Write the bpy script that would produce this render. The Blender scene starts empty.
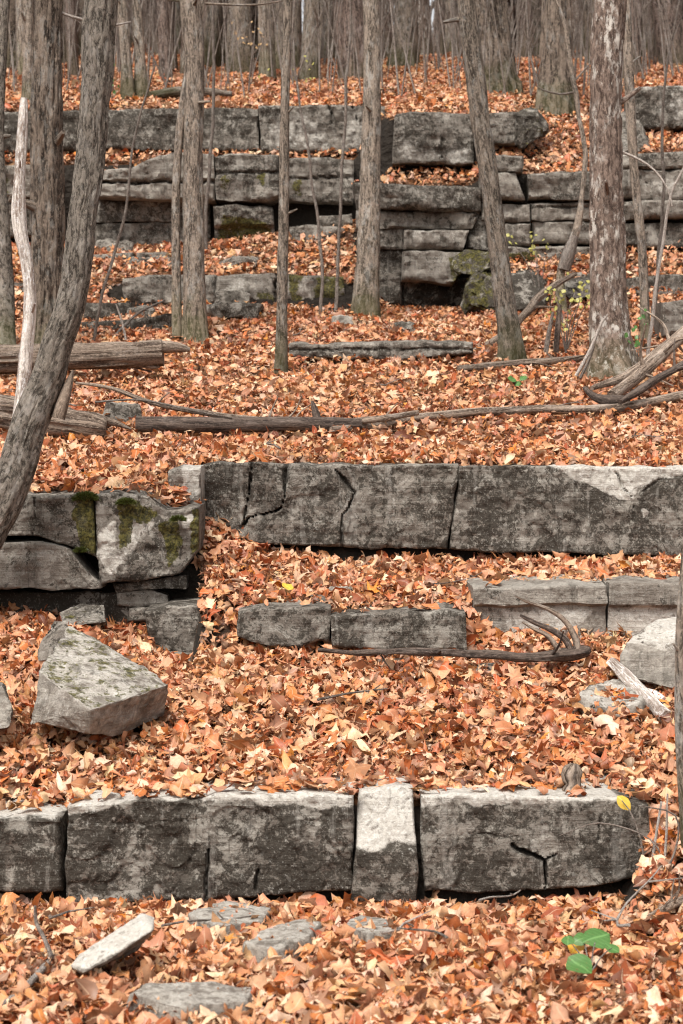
import bpy, bmesh, math, random
import numpy as np
from mathutils import Vector

random.seed(7)
RS = np.random.RandomState(11)
SC = bpy.context.scene
COL = SC.collection
R = math.radians

# ------------------------------------------------------------------ camera
F = 1900.0
CZ = 1.70
PITCH = math.atan(62.0 / F)
cam_d = bpy.data.cameras.new('camera')
cam = bpy.data.objects.new('camera', cam_d)
COL.objects.link(cam)
cam.location = (0, 0, CZ)
cam.rotation_euler = (math.pi / 2 - PITCH, 0, 0)
cam_d.sensor_fit = 'VERTICAL'
cam_d.sensor_height = 36.0
cam_d.sensor_width = 24.0
cam_d.lens = F / 1024.0 * 36.0
cam_d.clip_start = 0.1
cam_d.clip_end = 2000
cam_d.dof.use_dof = True
cam_d.dof.focus_distance = 9.6
cam_d.dof.aperture_fstop = 5.0
SC.camera = cam
CP, SP = math.cos(PITCH), math.sin(PITCH)


def at(px, py, Y):
    """photo direction -> point of the place at distance Y ahead"""
    a = (px - 341.5) / F
    b = (512.0 - py) / F
    dy = CP + b * SP
    dz = -SP + b * CP
    t = Y / dy
    return Vector((a * t, Y, CZ + dz * t))


def at_np(px, py, Y):
    a = (px - 341.5) / F
    b = (512.0 - py) / F
    t = Y / (CP + b * SP)
    return np.stack([a * t, Y + 0 * a, CZ + (-SP + b * CP) * t], -1)


def zp(Y, py):
    return at(341.5, py, Y).z


# ------------------------------------------------------------------ noise
def _hash(ix, iy, iz, seed):
    h = (ix.astype(np.int64) * 374761393 + iy.astype(np.int64) * 668265263 +
         iz.astype(np.int64) * 1274126177 + seed * 974711) & 0xFFFFFFFF
    h = ((h ^ (h >> 13)) * 1103515245) & 0xFFFFFFFF
    h = ((h ^ (h >> 16)) * 2246822519) & 0xFFFFFFFF
    h = h ^ (h >> 15)
    return (h & 0xFFFFFF) / float(0xFFFFFF)


def vnoise(p, seed=0):
    p = np.asarray(p, float)
    i = np.floor(p)
    f = p - i
    f = f * f * (3 - 2 * f)
    i = i.astype(np.int64)
    r = 0
    for dx in (0, 1):
        wx = f[..., 0] if dx else 1 - f[..., 0]
        for dy in (0, 1):
            wy = f[..., 1] if dy else 1 - f[..., 1]
            for dz in (0, 1):
                wz = f[..., 2] if dz else 1 - f[..., 2]
                r = r + wx * wy * wz * _hash(i[..., 0] + dx, i[..., 1] + dy, i[..., 2] + dz, seed)
    return r * 2 - 1


def fbm(p, seed=0, octv=4, gain=.5):
    p = np.asarray(p, float)
    a, s = 1.0, 0
    for o in range(octv):
        s = s + a * vnoise(p * (2.03 ** o) + 17.3 * o, seed + o)
        a *= gain
    return s


# ------------------------------------------------------------------ ground
G0 = 0.0
COLS = {
    -160: [(7.46, 905), (7.58, 815), (8.3, 716), (9.3, 636), (9.9, 618), (10.1, 612), (10.22, 488), (11.5, 441), (14, 380), (16, 338),
           (17.2, 319), (18.6, 262), (19.15, 247), (19.52, 247), (19.64, 162), (19.95, 147), (20.1, 107), (26, 60), (40, 44), (90, 40)],
    60: [(7.46, 905), (7.56, 811), (8.3, 716), (9.3, 636), (9.9, 618), (10.1, 612), (10.22, 488), (11.5, 441), (14, 380), (16, 338),
         (17.2, 319), (18.6, 262), (19.15, 247), (19.52, 247), (19.64, 162), (19.95, 147), (20.1, 107), (26, 60), (40, 44), (90, 40)],
    140: [(7.46, 905), (7.56, 799), (8.4, 712), (9.3, 652), (9.6, 642), (10.1, 622), (10.22, 486), (11.5, 441), (14, 380), (16, 337),
          (17.95, 306), (18.1, 277), (19.15, 247), (19.52, 247), (19.64, 160), (19.95, 147), (20.1, 106), (26, 60), (40, 44), (90, 40)],
    190: [(7.46, 905), (7.56, 795), (8.5, 708), (9.3, 672), (9.6, 666), (10.1, 640), (10.22, 500), (10.6, 478), (11.5, 441), (14, 380), (16, 337),
          (17.95, 306), (18.1, 275), (19.15, 245), (19.52, 245), (19.64, 155), (19.95, 147), (20.1, 106), (26, 60), (40, 46), (90, 42)],
    199: [(7.46, 906), (7.56, 794), (8.5, 707), (9.4, 651), (9.62, 606), (10.72, 516), (10.88, 463), (14, 380), (16, 337),
          (17.95, 306), (18.1, 275), (19.15, 243), (19.52, 243), (19.64, 155), (19.95, 147), (20.1, 106), (26, 62), (40, 50), (90, 44)],
    290: [(7.46, 905), (7.56, 788), (8.5, 706), (9.42, 649), (9.6, 608), (10.8, 550), (10.92, 462), (14, 380), (16, 337),
          (17.95, 306), (18.1, 274), (19.15, 232), (19.52, 232), (19.64, 155), (19.95, 150), (20.1, 105), (26, 64), (40, 52), (90, 46)],
    350: [(7.46, 905), (7.56, 793), (8.5, 706), (9.42, 649), (9.6, 608), (10.80, 561), (10.92, 463), (14, 380), (16, 337),
          (17.9, 308), (18.1, 276), (19.05, 226), (19.5, 224), (19.62, 155), (19.92, 150), (20.08, 105), (26, 64), (40, 54), (90, 46)],
    392: [(7.46, 905), (7.56, 793), (8.5, 706), (9.42, 649), (9.6, 609), (10.80, 561), (10.92, 464), (14, 380), (16, 338),
          (18.2, 310), (18.74, 310), (18.86, 184), (19.2, 166), (19.32, 111), (26, 62), (40, 54), (90, 46)],
    465: [(7.46, 905), (7.56, 793), (8.5, 706), (9.42, 649), (9.65, 612), (10.80, 561), (10.92, 464), (14, 380), (16, 338),
          (18.2, 310), (18.74, 310), (18.86, 184), (19.2, 166), (19.32, 111), (26, 62), (40, 54), (90, 46)],
    500: [(7.46, 905), (7.56, 793), (8.5, 705), (9.5, 638), (9.78, 632), (9.95, 585), (10.80, 561), (10.92, 465), (14, 380), (16, 338),
          (17.9, 308), (18.1, 270), (18.68, 251), (18.82, 165), (19.35, 145), (19.6, 110), (26, 62), (40, 52), (90, 46)],
    545: [(7.46, 905), (7.56, 793), (8.5, 705), (9.5, 640), (9.78, 630), (9.95, 583), (10.80, 561), (10.92, 465), (14, 380), (16, 338),
          (17.5, 312), (18.0, 272), (18.68, 246), (18.82, 171), (20.2, 122), (21.5, 96), (26, 62), (40, 52), (90, 46)],
    618: [(7.46, 903), (7.62, 798), (8.5, 705), (9.5, 645), (9.78, 630), (9.95, 580), (10.80, 561), (10.92, 465), (14, 380), (16, 340),
          (17.5, 300), (18.68, 246), (18.82, 172), (20.0, 130), (21.5, 98), (26, 64), (40, 52), (90, 46)],
    650: [(6.85, 922), (7.12, 872), (7.34, 846), (7.46, 836), (7.6, 800), (8.5, 715), (9.5, 650), (9.78, 632), (9.95, 579), (10.80, 561), (10.92, 467), (14, 378), (16, 332),
          (17.5, 296), (18.7, 242), (18.82, 152), (19.82, 132), (19.95, 87), (26, 62), (40, 52), (90, 46)],
    820: [(6.85, 915), (7.12, 862), (7.34, 836), (7.46, 826), (7.6, 800), (8.5, 715), (9.5, 650), (9.78, 632), (9.95, 579), (10.80, 561), (10.92, 467), (14, 376), (16, 328),
          (17.5, 292), (18.7, 240), (18.82, 150), (19.82, 132), (19.95, 86), (26, 60), (40, 50), (90, 46)],
}
CU = sorted(COLS)
CT = []
for u in CU:
    ys = [-50.0, 5.0, 6.4] + [a for a, b in COLS[u]] + [120.0, 400.0]
    zs = [G0, G0, G0] + [zp(a, b) for a, b in COLS[u]]
    zs += [zs[-1] + 1.0, zs[-1] + 2.0]
    CT.append((np.array(ys), np.array(zs)))


def H(x, Y, noise=True):
    x = np.atleast_1d(np.asarray(x, float))
    Y = np.atleast_1d(np.asarray(Y, float))
    x, Y = np.broadcast_arrays(x, Y)
    u = np.clip(341.5 + F * x / np.maximum(Y, 5.0), CU[0], CU[-1])
    zc = [np.interp(Y, t[0], t[1]) for t in CT]
    z = np.zeros_like(Y)
    for k in range(len(CU) - 1):
        m = (u >= CU[k]) & (u <= CU[k + 1])
        f = (u - CU[k]) / (CU[k + 1] - CU[k])
        f = f * f * (3 - 2 * f)
        z = np.where(m, zc[k] * (1 - f) + zc[k + 1] * f, z)
    if noise:
        p = np.stack([x * 1.7, Y * 1.7, 0 * x], -1)
        z = z + .022 * fbm(p, 3, 3) * np.clip(1 + (Y - 12) * .08, 1, 3)
    return z


def hz(x, Y):
    return float(H(x, Y)[0])


def ground_hit(px, py, lo=5.0, hi=60.0):
    """first place where the line of sight meets the ground beyond lo"""
    Ys = np.arange(lo, hi, .01)
    P = at_np(np.full_like(Ys, px), np.full_like(Ys, py), Ys)
    h = H(P[:, 0], P[:, 1])
    k = np.argmax(P[:, 2] <= h)
    return Vector(P[k])


# ------------------------------------------------------------------ material helpers
def new_mat(name):
    m = bpy.data.materials.new(name)
    m.use_nodes = True
    nt = m.node_tree
    nt.nodes.clear()
    return m, nt, nt.nodes, nt.links


class NB:
    """tiny node builder"""

    def __init__(s, name):
        s.m, s.t, s.n, s.l = new_mat(name)

    def node(s, typ, **kw):
        n = s.n.new(typ)
        for k, v in kw.items():
            setattr(n, k, v)
        return n

    def put(s, sock, v):
        if hasattr(v, 'is_linked') or isinstance(v, bpy.types.NodeSocket):
            s.l.new(v, sock)
        elif v is not None:
            sock.default_value = v

    def noise(s, vec, scale, detail=5, rough=.6, dist=0.0):
        n = s.node('ShaderNodeTexNoise')
        s.put(n.inputs['Vector'], vec)
        n.inputs['Scale'].default_value = scale
        n.inputs['Detail'].default_value = detail
        n.inputs['Roughness'].default_value = rough
        n.inputs['Distortion'].default_value = dist
        return n.outputs['Fac']

    def ramp(s, fac, a, b, ca=(0, 0, 0, 1), cb=(1, 1, 1, 1)):
        n = s.node('ShaderNodeMapRange')
        n.interpolation_type = 'SMOOTHSTEP'
        s.put(n.inputs['Value'], fac)
        n.inputs['From Min'].default_value = a
        n.inputs['From Max'].default_value = b
        return n.outputs['Result']

    def mix(s, fac, a, b, blend='MIX'):
        n = s.node('ShaderNodeMix', data_type='RGBA', blend_type=blend)
        s.put(n.inputs[0], fac)
        s.put(n.inputs[6], a if not isinstance(a, tuple) else (*a, 1))
        s.put(n.inputs[7], b if not isinstance(b, tuple) else (*b, 1))
        return n.outputs[2]

    def math(s, op, a, b=None, clamp=False):
        n = s.node('ShaderNodeMath', operation=op)
        n.use_clamp = clamp
        s.put(n.inputs[0], a)
        if b is not None:
            s.put(n.inputs[1], b)
        return n.outputs[0]

    def mapping(s, vec, scale):
        n = s.node('ShaderNodeMapping')
        s.put(n.inputs['Vector'], vec)
        n.inputs['Scale'].default_value = scale
        return n.outputs[0]

    def shift(s, vec):
        """offset a texture by a per-object random amount"""
        oi = s.node('ShaderNodeObjectInfo')
        k = s.math('MULTIPLY', oi.outputs['Random'], 37.0)
        c = s.node('ShaderNodeCombineXYZ')
        s.put(c.inputs[0], k)
        s.put(c.inputs[1], k)
        v = s.node('ShaderNodeVectorMath', operation='ADD')
        s.put(v.inputs[0], vec)
        s.put(v.inputs[1], c.outputs[0])
        return v.outputs[0], oi.outputs['Random']

    def bump(s, h, strength, dist, nrm=None):
        n = s.node('ShaderNodeBump')
        s.put(n.inputs['Height'], h)
        n.inputs['Strength'].default_value = strength
        n.inputs['Distance'].default_value = dist
        if nrm is not None:
            s.put(n.inputs['Normal'], nrm)
        return n.outputs[0]

    def finish(s, col, rough=.85, nrm=None, spec=.25, transl=0.0):
        b = s.node('ShaderNodeBsdfPrincipled')
        s.put(b.inputs['Base Color'], col if not isinstance(col, tuple) else (*col, 1))
        s.put(b.inputs['Roughness'], rough)
        b.inputs['Specular IOR Level'].default_value = spec
        if nrm is not None:
            s.put(b.inputs['Normal'], nrm)
        o = s.node('ShaderNodeOutputMaterial')
        out = b.outputs[0]
        if transl > 0:
            t = s.node('ShaderNodeBsdfTranslucent')
            s.put(t.inputs['Color'], col if not isinstance(col, tuple) else (*col, 1))
            mx = s.node('ShaderNodeMixShader')
            mx.inputs[0].default_value = transl
            s.l.new(out, mx.inputs[1])
            s.l.new(t.outputs[0], mx.inputs[2])
            out = mx.outputs[0]
        s.l.new(out, o.inputs['Surface'])
        return s.m


# ------------------------------------------------------------------ materials
def rock_material():
    s = NB('limestone')
    tc = s.node('ShaderNodeTexCoord')
    vec, rnd = s.shift(tc.outputs['Object'])
    at_ = s.node('ShaderNodeAttribute', attribute_name='mask')
    sep = s.node('ShaderNodeSeparateColor')
    s.l.new(at_.outputs['Color'], sep.inputs[0])
    pale, moss, dark = sep.outputs[0], sep.outputs[1], sep.outputs[2]
    strat = s.noise(s.mapping(vec, (1.3, 1.3, 30)), 1.0, 5, .65, .4)
    n1 = s.noise(vec, 3.2, 6, .65, .3)
    n2 = s.noise(vec, 13, 8, .72, .6)
    n3 = s.noise(vec, 55, 6, .7, .2)
    n4 = s.noise(vec, 150, 3, .6)
    n0 = s.noise(vec, 1.6, 4, .6)
    n5 = s.noise(vec, 28, 8, .75, .5)
    base = s.mix(s.ramp(n2, .36, .64), (.128, .106, .087), (.300, .266, .225))
    base = s.mix(s.math('MULTIPLY', s.ramp(n0, .4, .6), .35), base, (.165, .135, .110))
    base = s.mix(s.math('MULTIPLY', s.ramp(strat, .49, .60), .5), base, (.27, .245, .21))
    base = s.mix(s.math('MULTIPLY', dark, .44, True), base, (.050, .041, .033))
    # dark biofilm blotches, in patches with their own outline
    thr = s.math('ADD', s.math('MULTIPLY', n2, .55), s.math('MULTIPLY', n1, .45))
    thr = s.math('ADD', thr, s.math('MULTIPLY', n5, .75))
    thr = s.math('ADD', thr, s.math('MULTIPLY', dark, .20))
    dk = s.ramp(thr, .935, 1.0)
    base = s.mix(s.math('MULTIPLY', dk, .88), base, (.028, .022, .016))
    cru = s.math('ADD', s.math('MULTIPLY', s.noise(vec, 5.5, 8, .78, .4), .7), s.math('MULTIPLY', n5, .3))
    base = s.mix(s.math('MULTIPLY', s.ramp(cru, .520, .566), .60), base, (.365, .330, .282))
    # tiny crustose lichen
    li = s.ramp(n3, .58, .66)
    li = s.math('MULTIPLY', li, s.ramp(n1, .46, .62))
    base = s.mix(s.math('MULTIPLY', li, .6), base, (.42, .40, .36))
    big = s.ramp(s.noise(vec, 20, 3, .5), .67, .70)
    base = s.mix(s.math('MULTIPLY', s.math('MULTIPLY', big, .4), s.ramp(n0, .45, .6)), base, (.40, .38, .34))
    stk = s.noise(s.mapping(vec, (9, 9, .9)), 1.0, 5, .7, .3)
    base = s.mix(s.math('MULTIPLY', s.ramp(stk, .54, .64), .5), base, (.035, .029, .022))
    base = s.mix(s.math('MULTIPLY', s.ramp(stk, .44, .36), .28), base, (.37, .34, .30))
    n6 = s.noise(vec, 95, 4, .75)
    base = s.mix(s.math('MULTIPLY', s.ramp(n6, .57, .64), .3), base, (.030, .024, .018))
    base = s.mix(s.math('MULTIPLY', s.ramp(n6, .42, .36), .25), base, (.42, .39, .34))
    # freshly broken or rain-washed pale stone
    pth = s.math('SUBTRACT', s.math('ADD', s.math('MULTIPLY', n2, .6), s.math('MULTIPLY', n5, .4)), s.math('SUBTRACT', .74, s.math('MULTIPLY', pale, .36)))
    pm = s.math('MULTIPLY', s.ramp(pth, -.05, .08), s.ramp(pale, .03, .25))
    pc = s.mix(s.ramp(n2, .38, .62), (.56, .52, .46), (.37, .335, .29))
    pc = s.mix(s.math('MULTIPLY', s.ramp(n3, .5, .64), .6), pc, (.64, .61, .56))
    pc = s.mix(s.math('MULTIPLY', s.ramp(n5, .54, .63), .6), pc, (.12, .105, .085))
    base = s.mix(s.math('MULTIPLY', pm, .94), base, pc)
    # moss
    mn = s.math('ADD', s.math('MULTIPLY', s.noise(vec, 10, 6, .7), .5), s.math('MULTIPLY', n5, .5))
    mth = s.math('SUBTRACT', mn, s.math('SUBTRACT', .70, s.math('MULTIPLY', moss, .30)))
    mm = s.math('MULTIPLY', s.ramp(mth, -.01, .06), s.ramp(moss, .05, .25))
    mc = s.mix(s.ramp(n3, .4, .62), (.022, .021, .005), (.115, .098, .022))
    base = s.mix(s.math('MULTIPLY', mm, .9), base, mc)
    hgt = s.math('ADD', s.math('MULTIPLY', n2, .6), s.math('MULTIPLY', n3, .5))
    hgt = s.math('ADD', hgt, s.math('MULTIPLY', strat, .7))
    hgt = s.math('ADD', hgt, s.math('MULTIPLY', n4, .22))
    nr = s.bump(hgt, .85, .018)
    return s.finish(base, .9, nr, .2)


def bark_material(name, fis, ridge, lichen=(.4, .39, .36), lich=0.3, moss=0.0, stretch=.10, sc=26, mossc=(.07, .075, .02)):
    s = NB(name)
    a = s.node('ShaderNodeAttribute', attribute_name='bark')
    v, rnd = s.shift(a.outputs['Vector'])
    f1 = s.noise(s.mapping(v, (1, 1, stretch)), sc * 1.5, 8, .75, .8)
    f2 = s.noise(s.mapping(v, (1, 1, .45)), sc * 3.6, 6, .75)
    n1 = s.noise(v, 3.5, 5, .6)
    c = s.mix(s.ramp(f1, .42, .57), fis, ridge)
    c = s.mix(s.math('MULTIPLY', s.ramp(f2, .5, .64), .6), c, tuple(min(1, x * 1.75) for x in ridge))
    c = s.mix(s.math('MULTIPLY', s.ramp(f2, .46, .36), .6), c, fis)
    lm = s.math('MULTIPLY', s.ramp(s.noise(s.mapping(v, (1, 1, .4)), 22, 8, .75), .50, .58), s.ramp(n1, .40, .56))
    c = s.mix(s.math('MULTIPLY', lm, lich), c, lichen)
    geo = s.node('ShaderNodeSeparateXYZ')
    s.l.new(a.outputs['Vector'], geo.inputs[0])
    if moss > 0:
        low = s.ramp(geo.outputs[2], .75, .05)
        mk = s.math('MULTIPLY', s.ramp(s.math('ADD', s.noise(v, 7, 5, .6), s.math('MULTIPLY', low, .35)), .55, .75), low)
        c = s.mix(s.math('MULTIPLY', mk, moss), c, mossc)
    # value shift per tree
    hs = s.node('ShaderNodeHueSaturation')
    s.put(hs.inputs['Color'], c)
    s.put(hs.inputs['Value'], s.math('ADD', s.math('MULTIPLY', rnd, .5), 1.0))
    h = s.math('ADD', s.math('MULTIPLY', f1, 1.0), s.math('MULTIPLY', f2, .4))
    return s.finish(hs.outputs[0], .92, s.bump(h, .9, .022), .15)


def leaf_material():
    s = NB('fallen leaf')
    a = s.node('ShaderNodeAttribute', attribute_name='leaf')
    geo = s.node('ShaderNodeNewGeometry')
    n = s.noise(geo.outputs['Position'], 70, 4, .6)
    c = s.mix(s.math('MULTIPLY', s.ramp(n, .35, .7), .45), a.outputs['Color'],
              s.mix(1.0, a.outputs['Color'], (.55, .42, .36), 'MULTIPLY'))
    n_b = s.noise(geo.outputs['Position'], 190, 4, .7)
    c = s.mix(s.math('MULTIPLY', s.ramp(n_b, .52, .66), .45), c, s.mix(1.0, c, (.42, .28, .22), 'MULTIPLY'))
    c = s.mix(s.math('MULTIPLY', s.ramp(a.outputs['Alpha'], .72, 1.0), .30), c, (.16, .06, .03))
    rib = s.ramp(a.outputs['Alpha'], .10, .02)
    c = s.mix(s.math('MULTIPLY', rib, .45), c, (.66, .50, .33))
    under = s.mix(.26, c, (.68, .46, .31))
    c = s.mix(geo.outputs['Backfacing'], c, under)
    return s.finish(c, .5, None, .4, .12)


def green_material(name, c1, c2):
    s = NB(name)
    tc = s.node('ShaderNodeTexCoord')
    n = s.noise(tc.outputs['Object'], 30, 4, .6)
    a = s.node('ShaderNodeAttribute', attribute_name='leaf')
    c = s.mix(n, c1, c2)
    if 'leaf' in name:
        w = s.node('ShaderNodeTexWave', wave_type='BANDS', bands_direction='DIAGONAL')
        s.l.new(tc.outputs['Object'], w.inputs['Vector'])
        w.inputs['Scale'].default_value = 28
        w.inputs['Distortion'].default_value = 1.5
        vein = s.math('MAXIMUM', s.ramp(a.outputs['Alpha'], .14, .02), s.math('MULTIPLY', s.ramp(w.outputs['Fac'], .9, 1.0), .5))
        c = s.mix(s.math('MULTIPLY', vein, .5), c, tuple(min(.8, x * 1.8 + .04) for x in c2))
        c = s.mix(s.math('MULTIPLY', s.ramp(s.noise(tc.outputs['Object'], 55, 4, .7), .6, .68), .6), c, (.16, .09, .03))
    return s.finish(c, .45, None, .4, .25)


def ground_material():
    s = NB('leafy soil')
    geo = s.node('ShaderNodeNewGeometry')
    v = s.node('ShaderNodeTexVoronoi')
    v.inputs['Scale'].default_value = 15
    v.inputs['Randomness'].default_value = 1
    d = s.noise(geo.outputs['Position'], 9, 4, .6)
    va = s.node('ShaderNodeVectorMath', operation='ADD')
    s.l.new(geo.outputs['Position'], va.inputs[0])
    sc_ = s.node('ShaderNodeVectorMath', operation='SCALE')
    cmb = s.node('ShaderNodeCombineXYZ')
    s.put(cmb.inputs[0], d)
    s.put(cmb.inputs[1], s.noise(geo.outputs['Position'], 12, 4, .6))
    s.l.new(cmb.outputs[0], sc_.inputs[0])
    sc_.inputs['Scale'].default_value = .12
    s.l.new(sc_.outputs[0], va.inputs[1])
    s.l.new(va.outputs[0], v.inputs['Vector'])
    sp = s.node('ShaderNodeSeparateColor')
    s.l.new(v.outputs['Color'], sp.inputs[0])
    c = s.mix(sp.outputs[0], (.06, .025, .012), (.20, .085, .036))
    c = s.mix(s.ramp(sp.outputs[1], .75, .95), c, (.30, .17, .09))
    c = s.mix(s.ramp(sp.outputs[2], .7, .95), c, (.05, .026, .016))
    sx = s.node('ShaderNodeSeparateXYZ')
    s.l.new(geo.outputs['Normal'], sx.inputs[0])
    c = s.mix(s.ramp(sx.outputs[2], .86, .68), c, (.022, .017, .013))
    nr = s.bump(s.math('ADD', v.outputs['Distance'], d), .8, .05)
    return s.finish(c, .9, nr, .15)


M = {}
M['rock'] = rock_material()
M['bark'] = bark_material('grey brown bark', (.046, .036, .028), (.215, .172, .136), lich=.35, moss=.4, stretch=.16)
M['bark_ridged'] = bark_material('deeply ridged bark', (.022, .016, .012), (.150, .116, .090), lich=.2, moss=.3, stretch=.12, sc=18)
M['bark_grey'] = bark_material('mottled grey bark', (.042, .035, .028), (.185, .158, .130), (.34, .31, .275), .45, .5, .4, 26)
M['bark_lichen'] = bark_material('bark with pale lichen', (.055, .037, .029), (.175, .128, .102), (.48, .44, .39), .9, .3, .3, 22)
M['bark_moss'] = bark_material('bark with mossy foot', (.044, .035, .027), (.205, .165, .130), lich=.35, moss=.7, stretch=.16, mossc=(.040, .038, .010))
M['bark_far'] = bark_material('dim woodland bark', (.034, .025, .021), (.165, .122, .100), (.33, .28, .25), .5, .25, .13, 24)
M['dead'] = bark_material('weathered fallen wood', (.050, .034, .025), (.235, .180, .138), (.40, .34, .29), .3, 0, .05, 30)
M['dead_dark'] = bark_material('dark wet wood', (.030, .022, .018), (.115, .085, .068), (.25, .20, .17), .3, 0, .05, 30)
M['dead_white'] = bark_material('bleached dead wood', (.30, .24, .20), (.72, .65, .58), (.16, .10, .07), .6, 0, .06, 26)
M['twig'] = bark_material('twig bark', (.070, .055, .046), (.190, .155, .130), lich=.2, moss=0, stretch=.2, sc=60)
M['twig_pale'] = bark_material('pale twig bark', (.20, .165, .14), (.38, .33, .29), lich=.3, moss=0, stretch=.2, sc=60)
M['leaf'] = leaf_material()
M['ground'] = ground_material()
M['green'] = green_material('green leaf', (.045, .13, .025), (.10, .21, .055))
M['bluegreen'] = green_material('blue green leaf', (.13, .29, .15), (.22, .38, .20))
M['yellow'] = green_material('yellow leaf', (.60, .36, .03), (.68, .46, .07))
M['orange'] = green_material('orange leaf', (.72, .30, .03), (.80, .42, .06))
M['lime'] = green_material('yellowing leaf', (.30, .29, .06), (.46, .41, .13))
M['buff'] = green_material('clinging dry leaf', (.50, .28, .12), (.62, .40, .20))
M['moss'] = green_material('moss', (.030, .042, .006), (.10, .105, .022))


# ------------------------------------------------------------------ object helpers
def tag(o, label, cat, group=None, kind=None):
    o['label'] = label
    o['category'] = cat
    if group:
        o['group'] = group
    if kind:
        o['kind'] = kind
    return o


def empty(name, loc, label, cat, group=None):
    o = bpy.data.objects.new(name, None)
    o.empty_display_size = .1
    o.location = loc
    COL.objects.link(o)
    return tag(o, label, cat, group)


def build(name, V, Fc, mat, parent=None, origin=None, smooth=True, sharp=None, attrs=None):
    """one mesh object; V in place coordinates"""
    V = np.asarray(V, float)
    if parent is not None:
        org = np.array(parent.location)
    elif origin is not None:
        org = np.array(origin, float)
    else:
        org = np.array([(V[:, 0].min() + V[:, 0].max()) / 2, (V[:, 1].min() + V[:, 1].max()) / 2, V[:, 2].min()])
    me = bpy.data.meshes.new(name)
    me.from_pydata((V - org).tolist(), [], Fc)
    for k, (typ, arr) in (attrs or {}).items():
        at_ = me.attributes.new(k, typ, 'POINT')
        at_.data.foreach_set('color' if typ == 'FLOAT_COLOR' else 'vector', np.asarray(arr, np.float32).ravel())
    me.materials.append(mat)
    if smooth:
        me.polygons.foreach_set('use_smooth', np.ones(len(me.polygons), bool))
        if sharp:
            me.set_sharp_from_angle(angle=R(sharp))
    me.update()
    o = bpy.data.objects.new(name, me)
    COL.objects.link(o)
    if parent is not None:
        o.parent = parent
    else:
        o.location = org
    return o


def in_poly(px, py, poly):
    r = np.zeros(px.shape, bool)
    n = len(poly)
    for i in range(n):
        x1, y1 = poly[i]
        x2, y2 = poly[(i + 1) % n]
        c = ((y1 > py) != (y2 > py))
        xx = (x2 - x1) * (py - y1) / ((y2 - y1) if y2 != y1 else 1e-9) + x1
        r ^= c & (px < xx)
    return r


def poly_dist(px, py, pl):
    d = np.full(px.shape, 1e9)
    for (x1, y1), (x2, y2) in zip(pl[:-1], pl[1:]):
        dx, dy = x2 - x1, y2 - y1
        t = np.clip(((px - x1) * dx + (py - y1) * dy) / (dx * dx + dy * dy + 1e-9), 0, 1)
        d = np.minimum(d, np.hypot(px - x1 - t * dx, py - y1 - t * dy))
    return d


LIPS = []
SEED = [100]


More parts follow.
